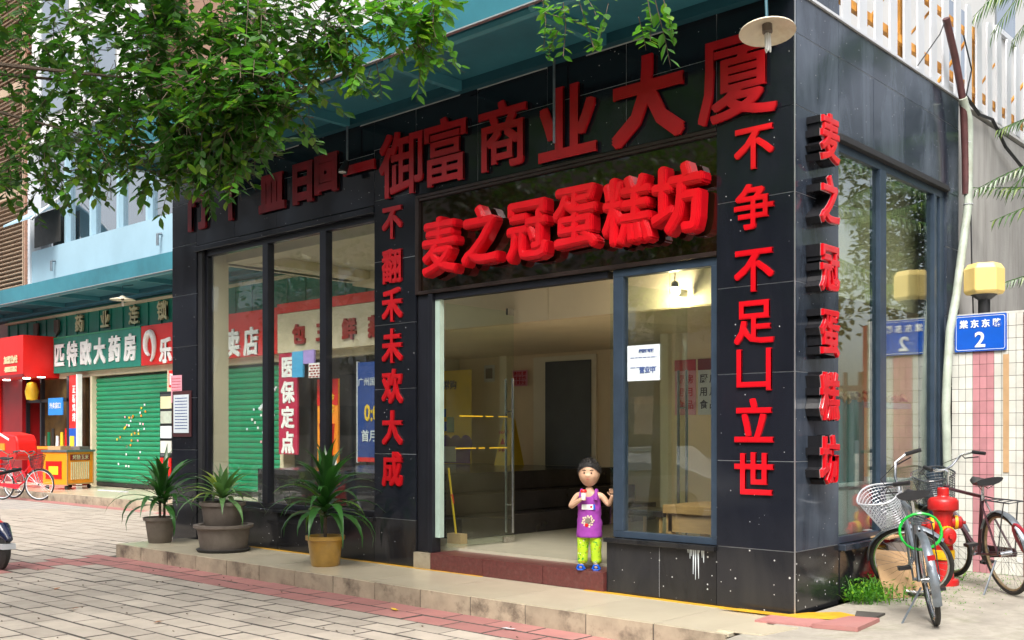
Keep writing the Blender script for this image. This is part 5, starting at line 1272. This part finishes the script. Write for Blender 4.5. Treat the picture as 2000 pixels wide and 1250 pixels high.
# ------------------------------------------------------------------ the street tree whose branches hang into the view
random.seed(12)
tr_ = thing('street_tree', 'leafy street tree whose branches hang over the upper left of the shop', 'tree', (-5.1, -5.7, -.17))
def P(px, py, dep):
    a = (px - 1000) / 2027 * dep; c = (847 - py) / 2027 * dep
    return CAMP + CR * a + CF * dep + V((0, 0, c))
hub = V((-5.0, -5.6, 3.0))
tk = MB().tube([(-5.1, -5.7, -.2), (-5.12, -5.68, .3), (-5.05, -5.65, 1.4), hub, (-4.9, -5.5, 5.2)], [.26, .20, .17, .16, .12], 14)
tk.build('trunk', 'bark', tr_, smooth=True)
regions = []   # centre, radius, twig count : world positions worked out once from the photograph
for px, py, dep, r, n in (
    (40, 60, 7.6, .55, 26), (150, 40, 7.2, .55, 34), (280, 60, 6.8, .55, 42), (400, 60, 6.8, .5, 40), (520, 60, 6.6, .42, 34), (610, 60, 6.4, .33, 26), (680, 60, 6.2, .22, 14),
    (60, 190, 7.8, .55, 22), (190, 190, 7.4, .5, 26), (320, 190, 6.8, .5, 36), (440, 190, 6.4, .42, 42), (540, 180, 6.3, .35, 30),
    (40, 330, 7.4, .55, 34), (150, 330, 7.2, .5, 34), (270, 300, 6.8, .45, 36), (390, 300, 6.6, .40, 44), (480, 250, 6.4, .33, 34), (570, 225, 6.2, .20, 14),
    (60, 400, 7.4, .28, 16), (200, 365, 7.0, .30, 20), (310, 370, 6.8, .20, 14), (390, 360, 6.6, .22, 20), (440, 330, 6.5, .20, 16),
    (760, 20, 6.0, .16, 9), (810, 60, 6.0, .13, 8), (830, 10, 6.0, .15, 9), (700, 130, 6.2, .12, 6), (1100, 30, 5.9, .13, 8), (1150, 20, 5.9, .12, 8), (1270, 10, 5.8, .12, 7)):
    if py >= 220: py -= 42; r *= .76; n = int(n * .62)
    if 500 < px < 700: px -= 25; r *= .85
    regions.append((P(px, py, dep), r, n, px))
lf_all = []; tw = MB(); br = MB()
for (c, r, n, px) in regions:
    start = hub if px < 900 else V((-1.6, -4.6, 4.9))
    if px > 1000: n = int(n * .45)
    else: n = int(n * (1.8 if px < 260 else 2.2))
    mid = start.lerp(c, .55) + V((random.uniform(-.1, .1), random.uniform(-.1, .1), .5 if px < 900 else .3))
    if px in (60, 190, 320, 610, 150, 1150) and random.random() < .8: br.tube([start, start.lerp(mid, .5) + V((0, 0, .15)), mid, c + V((0, 0, .1))], [.045, .03, .018, .006], 6)
    for k in range(n):
        d = V((random.gauss(0, 1), random.gauss(0, 1), random.gauss(0, .8))).normalized() * (random.random() ** .45) * r
        p = c + d; q = (d * .5 + V((random.gauss(0, .5), random.gauss(0, .5), random.gauss(-.35, .5)))).normalized(); L = random.uniform(.14, .30)
        tw.tube([p - q * .05, p + q * L * .6, p + q * L + V((0, 0, -.03))], [.003, .002, .001], 4)
        nl = random.randint(6, 10)
        for j in range(nl):
            t = (j + .5) / nl; side = q.cross(V((0, 0, 1))).normalized() * (1 if j % 2 else -1)
            dd = (q * .7 + side * random.uniform(.5, 1.1) + V((0, 0, random.uniform(-.5, .3)))).normalized()
            sc = random.uniform(.75, 1.25); lf_all.append((p + q * L * t, dd, V((random.gauss(0, .35), random.gauss(0, .35) - .35, 1)).normalized(), .078 * sc, .042 * sc, px >= 700))
for sp in (((1100, 5), (1105, 50), (1100, 110)), ((1130, 0), (1150, 60), (1160, 95)), ((1060, 0), (1066, 40), (1062, 95)), ((1265, 0), (1272, 40), (1270, 80)), ((740, 0), (735, 60), (745, 108)), ((850, 0), (845, 50), (855, 85)), ((1090, 60), (1075, 90), (1070, 115))):
    pts = [P(x, y, 5.9) for x, y in sp]; tw.tube(pts, .003, 4)
    for j in range(15):
        t = j / 14; p = pts[0].lerp(pts[1], t * 2) if t < .5 else pts[1].lerp(pts[2], t * 2 - 1); a = random.uniform(0, 6.28)
        lf_all.append((p, V((math.cos(a), math.sin(a), -.5)).normalized(), V((random.gauss(0, .4), random.gauss(0, .4), 1)), .062, .033, True))
br.build('limb', 'bark', tr_, smooth=True); o = tw.build('twigs', 'bark', tr_); o['kind'] = 'stuff'
lf_all.sort(key=lambda l: (l[0] - CAMP).dot(CF))
vis = [l for l in lf_all if abs((l[0] - CAMP).dot(CR) / (l[0] - CAMP).dot(CF)) < .5 and (l[0].z - 1.36) / (l[0] - CAMP).dot(CF) < .42]
near = set(id(l) for l in vis[:290])
lmesh = {}
for m_ in ('leaf', 'leaf_sprig'):
    mb = MB(); leaf_into(mb, (0, 0, 0), (0, 1, 0), (0, 0, 1), 1, .53); lmesh[m_] = mb.mesh('leaf', m_)
mass = {'leaf': MB(), 'leaf_sprig': MB()}
for l in lf_all:
    p, d, nrm, L, W, young = l; m_ = 'leaf_sprig' if young or random.random() < .12 else 'leaf'
    if id(l) in near:
        x = d.cross(nrm).normalized(); z = x.cross(d); rot = Matrix((x, d, z)).transposed().to_euler()
        piece('leaf', lmesh[m_], tr_, p, rot, (L, L, L))
    else: leaf_into(mass[m_], p, d, nrm, L, W)
for k in range(5200):   # crown above and outside the picture
    a = random.uniform(0, 6.28); rr_ = random.random() ** .5 * 3.4; p = V((-4.6 + rr_ * math.cos(a), -5.6 + rr_ * math.sin(a) * .9, 5.9 + random.gauss(0, .7)))
    leaf_into(mass['leaf'], p, (random.gauss(0, 1), random.gauss(0, 1), random.gauss(0, .6)), (random.gauss(0, .5), random.gauss(0, .5), 1), .15, .08)
for m_, mb in mass.items(): o = mb.build('crown', m_, tr_); o['kind'] = 'stuff'

# ------------------------------------------------------------------ across the street (seen in the polished fronts)
def roadside_tree(label, x, y, h, r, n, seed, ls=.24):
    random.seed(seed); t = thing('roadside_tree', label, 'tree', (x, y, -.2), 'trees across the street')
    MB().tube([(x, y, -.3), (x + .1, y, h * .3), (x, y + .1, h * .55), (x - .1, y, h * .8)], [.24, .18, .14, .06], 10).build('trunk', 'bark', t, smooth=True)
    mb = MB(); cl = [(V((x + random.gauss(0, r * .45), y + random.gauss(0, r * .45), h * random.uniform(.5, 1.0))), random.uniform(.5, 1.1) * r * .42) for _ in range(15)]
    for k in range(n):
        c, cr_ = random.choice(cl); d = V((random.gauss(0, 1), random.gauss(0, 1), random.gauss(0, .75))).normalized() * cr_ * random.random() ** .4
        leaf_into(mb, c + d, (random.gauss(0, 1), random.gauss(0, 1), random.gauss(-.2, .6)), (random.gauss(0, .5), random.gauss(0, .5), 1), ls, ls * .55)
    o = mb.build('crown', 'leaf_dark', t); o['kind'] = 'stuff'; return t
for i, (x, y, h, r) in enumerate(((-13, -10, 7.5, 3.2), (-20, -16.2, 9, 3.6), (-12, -16.6, 8.5, 3.6), (-5, -16.4, 9, 3.8), (2, -16.6, 8.5, 3.4), (8.5, -16.3, 8, 3.4), (-28, -16.4, 8, 3.4))):
    roadside_tree('dense dark street tree standing across the road, %s' % ('near kerb at far left', 'second from the left', 'third from the left', 'opposite the shop door', 'fifth from the left', 'rightmost of the row', 'leftmost on the far kerb')[i], x, y, h, r, 2600, 40 + i)
for i, (x, y, h, r) in enumerate(((4.9, 8.6, 6.6, 3.0), (3.8, 14.0, 8.5, 3.4), (7.2, 5.0, 6.2, 2.6))):
    roadside_tree('garden tree across the yard, ' + ('between the other two', 'farthest down the alley', 'closest to the road')[i], x, y, h, r, 13000, 70 + i, .15)
MB().box(12, 12.3, -6, 24, 0, 4.5).build('garden_wall', 'wall_grey', thing('garden_wall', 'grey garden wall behind the trees across the yard', 'wall', (12, 6, 0)))
ob_ = thing('opposite_building', 'long grey office block across the street with rows of windows', 'building', (-8, -26, 0))
MB().box(-60, 34, -36, -24, -.2, 15).build('wall', M('dim_grey_facade', (.22, .21, .19), .8), ob_)
wm = MB().box(-1, 1, -.03, .03, -.7, .7).mesh('window', 'glass_far')
for i in range(20):
    for k in range(4): piece('window', wm, ob_, (-52 + i * 4.2, -23.98, 2 + k * 3.4))
def car(label, x, y, paint, yaw=0):
    t = thing('parked_car', label, 'car', (0, 0, 0), 'cars parked along the road'); L = 4.4
    side = [(-2.2, .35), (-2.15, .75), (-1.9, .88), (-1.35, .95), (-.75, 1.40), (.55, 1.45), (1.25, 1.02), (1.95, .88), (2.18, .68), (2.2, .35)]
    b = MB(); n = len(side); ys = [(-.86, .92, 1), (-.80, 1, 1), (.80, 1, 1), (.86, .92, 1)]
    vs = [V((u * (1 if i in (1, 2) else .985), yy * (1 if v < 1 else .80), v)) for i, (yy, k, _) in enumerate(ys) for u, v in side]
    fs = [(i * n + j, i * n + j + 1, (i + 1) * n + j + 1, (i + 1) * n + j) for i in range(3) for j in range(n - 1)] + [tuple(range(n))[::-1], tuple(3 * n + j for j in range(n))] + [(i * n, (i + 1) * n, (i + 1) * n + n - 1, i * n + n - 1) for i in range(3)]
    b.add(vs, fs); b.build('body', paint, t, smooth=True, bevel=.03)
    for s in (-1, 1):
        for poly in ([(-1.15, .98), (-.70, 1.32), (-.15, 1.36), (-.15, .98)], [(-.07, .98), (-.07, 1.36), (.48, 1.36), (.98, 1.02), (.98, .98)]):
            MB().prism(poly, lambda u, v: (u, s * (.865 - (v - .95) * .40), v), (0, s * .012, 0)).build('window', 'glass_far', t)
        for wx in (-1.35, 1.35):
            MB().lathe([(0, -.1), (.2, -.1), (.31, -.09), (.32, 0), (.31, .09), (.2, .1), (0, .1)], (wx, s * .78, .32), 20, axis='y').build('wheel', 'rubber', t, smooth=True)
    t.location = (x, y, -.33); t.rotation_euler = (0, 0, yaw); return t
car('silver parked car on the road in front of the shop', -8.3, -10.0, 'car_silver'); car('yellow parked taxi behind the silver car on the road', 3.0, -11.2, 'car_taxi', .03)

# ------------------------------------------------------------------ the child in the doorway
def skin_body(nodes, edges, sub=2):
    names = list(nodes); me = bpy.data.meshes.new('rig'); me.from_pydata([nodes[n][0] for n in names], [(names.index(a), names.index(b)) for a, b in edges], [])
    o = bpy.data.objects.new('rig', me); C.objects.link(o); m = o.modifiers.new('s', 'SKIN'); m.use_smooth_shade = True
    for i, n in enumerate(names):
        r = nodes[n][1]; me.skin_vertices[0].data[i].radius = (r, r) if not isinstance(r, tuple) else r
        me.skin_vertices[0].data[i].use_root = (i == 0)
    s = o.modifiers.new('u', 'SUBSURF'); s.levels = sub; s.render_levels = sub
    dg = bpy.context.evaluated_depsgraph_get(); dg.update(); ev = bpy.data.meshes.new_from_object(o.evaluated_get(dg))
    mb = MB(); mb.v = [v.co.copy() for v in ev.vertices]; mb.f = [list(p.vertices) for p in ev.polygons]
    bpy.data.objects.remove(o); bpy.data.meshes.remove(ev); return mb
kd = thing('person', 'small child in purple vest and lime printed trousers standing in the doorway', 'person', (0, 0, 0))
N_ = {'pelvis': ((0, 0, .40), (.085, .065)), 'waist': ((0, 0, .49), (.080, .062)), 'chest': ((0, 0, .60), (.088, .062)), 'neck0': ((0, .0, .685), .040), 'neck1': ((0, -.004, .735), .034),
      'hipL': ((.055, 0, .37), .058), 'kneeL': ((.062, -.012, .21), .042), 'ankL': ((.060, .005, .045), .027), 'toeL': ((.066, -.062, .022), (.024, .016)),
      'hipR': ((-.055, 0, .37), .058), 'kneeR': ((-.062, -.008, .21), .042), 'ankR': ((-.064, .008, .045), .027), 'toeR': ((-.072, -.060, .022), (.024, .016)),
      'shL': ((.105, 0, .655), .034), 'elL': ((.175, -.02, .565), .026), 'wrL': ((.205, -.065, .635), .018), 'paL': ((.207, -.075, .665), (.020, .012)),
      'shR': ((-.105, 0, .655), .034), 'elR': ((-.165, -.03, .545), .027), 'wrR': ((-.075, -.105, .610), .019), 'paR': ((-.045, -.115, .632), (.020, .014))}
E_ = [('pelvis', 'waist'), ('waist', 'chest'), ('chest', 'neck0'), ('neck0', 'neck1'), ('pelvis', 'hipL'), ('hipL', 'kneeL'), ('kneeL', 'ankL'), ('ankL', 'toeL'), ('pelvis', 'hipR'), ('hipR', 'kneeR'), ('kneeR', 'ankR'), ('ankR', 'toeR'),
      ('chest', 'shL'), ('shL', 'elL'), ('elL', 'wrL'), ('wrL', 'paL'), ('chest', 'shR'), ('shR', 'elR'), ('elR', 'wrR'), ('wrR', 'paR')]
body = skin_body(N_, E_)
def chain(pts, r): body.tube(pts, r, 8)
# fingers of the raised left hand and of the right hand closed on the cup
pa = V((.207, -.078, .672))
for i, (dx, L, cu) in enumerate(((-.014, .034, .3), (-.005, .038, .15), (.004, .036, .2), (.013, .028, .35))):
    a = pa + V((dx, 0, .004)); chain([a, a + V((dx * .2, -.004, L * .55)), a + V((dx * .3, -.010 - cu * .02, L))], [.0062, .0055, .004])
chain([pa + V((-.016, -.004, -.012)), pa + V((-.030, -.012, .002)), pa + V((-.034, -.018, .014))], [.007, .006, .0045])
pb_ = V((-.040, -.118, .636))
for i in range(4):
    a = pb_ + V((.004, -.004, .012 - i * .0105)); chain([a, a + V((.020, -.014, .002)), a + V((.022, -.032, .003)), a + V((.008, -.040, .003))], [.0066, .006, .0055, .004])
chain([pb_ + V((-.006, .006, .016)), pb_ + V((.010, .012, .028)), pb_ + V((.026, .004, .034))], [.007, .006, .005])
# head
hd_ = MB(); nU, nV = 26, 20; hc = V((0, -.008, .848)); vs = []
for i in range(nV + 1):
    th_ = PI * i / nV
    for j in range(nU):
        ph = 2 * PI * j / nU; x, y, z = math.sin(th_) * math.cos(ph), math.sin(th_) * math.sin(ph), math.cos(th_)
        rx, ry, rz = .095, .102, .122
        if z < 0: rx *= 1 - .13 * (-z) ** 1.6; ry *= 1 - .10 * (-z)
        p = V((x * rx, y * ry, z * rz))
        if y < -.3:   # face
            p.y += .010 * math.exp(-((z - .04) / .16) ** 2) * (-y)           # eye line slightly set back
            p.y -= .014 * math.exp(-(x / .16) ** 2 - ((z + .16) / .13) ** 2)  # nose
            p.y -= .006 * math.exp(-((abs(x) - .42) / .22) ** 2 - ((z + .28) / .25) ** 2)  # cheeks
            p.y -= .006 * math.exp(-(x / .25) ** 2 - ((z + .72) / .14) ** 2)
        vs.append(hc + p)
fs = [(i * nU + j, i * nU + (j + 1) % nU, (i + 1) * nU + (j + 1) % nU, (i + 1) * nU + j) for i in range(nV) for j in range(nU)]
body.add(vs, fs)
for s in (-1, 1):
    body.add([hc + V((s * (.084 + .012 * math.cos(a) * .4), .004 + .016 * math.cos(a), -.006 + .026 * math.sin(a))) for a in [k * PI / 5 for k in range(10)]] + [hc + V((s * .078, .006, -.006))] + [hc + V((s * .094, -.002, -.004))],
             [(k, (k + 1) % 10, 11) for k in range(10)] + [(k, (k + 1) % 10, 10) for k in range(10)])
bo = body.build('body', 'skin', kd, smooth=True)
hr = MB(); vs = []
for i in range(11):
    th_ = PI * .54 * i / 10
    for j in range(nU):
        ph = 2 * PI * j / nU; fr_ = max(0, -math.sin(ph)); t_ = th_ * (1 - .33 * fr_ ** 1.6) ; x, y, z = math.sin(t_) * math.cos(ph), math.sin(t_) * math.sin(ph), math.cos(t_)
        vs.append(hc + V((x * .101, y * .108, z * .131)) + V((0, .003, .002)) * 1)
hr.add(vs, [(i * nU + j, i * nU + (j + 1) % nU, (i + 1) * nU + (j + 1) % nU, (i + 1) * nU + j) for i in range(10) for j in range(nU)])
random.seed(3)
for k in range(900):
    th_ = PI * .5 * random.random() ** .6; ph = random.uniform(0, 2 * PI); fr_ = max(0, -math.sin(ph)); t_ = th_ * (1 - .30 * fr_ ** 1.6)
    d = V((math.sin(t_) * math.cos(ph), math.sin(t_) * math.sin(ph), math.cos(t_))); p = hc + V((d.x * .100, d.y * .107, d.z * .129))
    q = (d + V((random.gauss(0, .5), random.gauss(0, .5) - .3 * fr_, random.gauss(-.3, .4)))).normalized() * .018; s_ = q.cross(d).normalized() * .0022
    hr.add([p - s_, p + s_, p + q], [(0, 1, 2)])
hr.build('hair', 'hair', kd, smooth=True)
for s in (-1, 1):
    MB().lathe([(0, -.003), (.006, -.002), (.0075, 0), (0, .001)], hc + V((s * .031, -.0920, .002)), 12, axis='y').build('eye', 'eye', kd, smooth=True)
    MB().tube([hc + V((s * .018, -.094, .024)), hc + V((s * .032, -.093, .029)), hc + V((s * .046, -.086, .025))], .0028, 5).build('eyebrow', 'hair', kd)
MB().tube([hc + V((-.017, -.0955, -.052)), hc + V((0, -.1, -.050)), hc + V((.017, -.0955, -.052))], [.002, .0045, .002], 6).build('mouth', 'lip', kd, smooth=True)
def ring_cloth(name, rings, mat, n=24, parent=kd, neck=0):
    mb = MB(); vs = []
    fine = []
    for r0_, r1_ in zip(rings, rings[1:]):
        for k in range(5): fine.append(tuple(a_ + (b_ - a_) * k / 5 for a_, b_ in zip(r0_, r1_)))
    rings = fine + [rings[-1]]
    for (cx, cy, z, rx, ry) in rings:
        for j in range(n):
            a = 2 * PI * j / n; w = 1 + .07 * mnoise.noise(V((math.cos(a) * 1.6 + cx * 30, math.sin(a) * 1.6, z * 22))) + .03 * mnoise.noise(V((math.cos(a) * 4, math.sin(a) * 4, z * 60)))
            zz = z + (neck * math.exp(-((abs(math.cos(a)) - .66) / .26) ** 2) * max(0, (z - .55) / .09) if neck else 0)
            vs.append(V((cx + rx * w * math.cos(a), cy + ry * w * math.sin(a), zz)))
    mb.add(vs, [(i * n + j, i * n + (j + 1) % n, (i + 1) * n + (j + 1) % n, (i + 1) * n + j) for i in range(len(rings) - 1) for j in range(n)])
    o = mb.build(name, mat, parent, smooth=True); sd_ = o.modifiers.new('t', 'SOLIDIFY'); sd_.thickness = .004; return o
vest = ring_cloth('vest', [(0, 0, .285, .116, .092), (0, 0, .36, .113, .090), (0, 0, .45, .105, .084), (0, 0, .54, .102, .078), (0, 0, .60, .102, .076), (0, 0, .640, .094, .070)], 'tank', 36, neck=.045)
for s in (-1, 1):
    MB().tube([(s * .066, -.074, .615), (s * .066, -.062, .672), (s * .064, -.02, .698), (s * .064, .03, .690), (s * .066, .068, .62)], [.017, .015, .014, .015, .017], 8).build('strap', 'tank', vest, smooth=True)
prn = MB()
for k in range(26):
    a = k * 2.4; r_ = .052 * math.sqrt(k / 26); u, v = r_ * math.cos(a) * 1.05, r_ * math.sin(a); ang = u / .1
    prn.lathe([(0, -.002), (.0085, -.002), (.0085, .001)], (.106 * math.sin(ang) * .98, -.084 * math.cos(ang) - .005, .43 + v), 8, axis='y')
prn.build('chest_print', 'cream_trim', vest)
MB().lathe([(0, -.003), (.026, -.002), (.028, .002)], (0, -.0895, .432), 16, axis='y').build('chest_print', 'pot_grey', vest); MB().lathe([(0, -.003), (.014, -.002), (.016, .002)], (-.012, -.092, .395), 14, axis='y').build('chest_print', 'red_shop', vest)
MB().obox((-.005, -.082, .553), (.100, .006, .044), (0, 0, 0)).build('chest_label', 'ink_white', vest); MB().obox((.052, -.079, .553), (.018, .006, .046)).build('chest_label', 'blue', vest); MB().lathe([(0, -.003), (.011, 0)], (.028, -.085, .555), 12, axis='y').build('chest_label', 'ink_red', vest)
for s in (-1, 1):
    ring_cloth('trousers', [(s * .048, 0, .38, .052, .072), (s * .050, 0, .35, .055, .072), (s * .054, -.004, .27, .054, .062), (s * .058, -.006, .18, .048, .054), (s * .060, 0, .11, .045, .050), (s * .062, .003, .075, .046, .050), (s * .062, .003, .055, .036, .040)], 'pants', 20)
    t_ = s * .068; sl_ = MB(); sl_.prism([(t_ - .032, .045), (t_ - .036, -.05), (t_ - .026, -.085), (t_ + .022, -.088), (t_ + .034, -.05), (t_ + .030, .045)], lambda u, v: (u, v, .0), (0, 0, .012)); so_ = sl_.build('sandal', 'blue', kd, bevel=.004)
    MB().tube([(t_ - .034, -.045, .010), (t_ - .022, -.050, .040), (t_ + .012, -.052, .042), (t_ + .032, -.045, .010)], .011, 8).build('sandal_strap', 'blue', so_, smooth=True)
kd.location = (-1.985, .055, .168); kd.rotation_euler = (0, 0, R(30))
cp = thing('drink_cup', 'small white cup with a bright red top held up to the child chest', 'cup', (0, 0, 0))
MB().lathe([(0, -.035), (.019, -.035), (.025, .03), (0, .03)], (0, 0, 0), 18).build('cup', 'ink_white', cp, smooth=True); MB().lathe([(.027, .028), (.029, .04), (.022, .052), (0, .056)], (0, 0, 0), 18).build('lid', 'red_shop', cp, smooth=True)
rz = Matrix.Rotation(R(30), 4, 'Z'); cp.location = V((-1.985, .055, .168)) + (rz @ V((-.030, -.145, .655)))
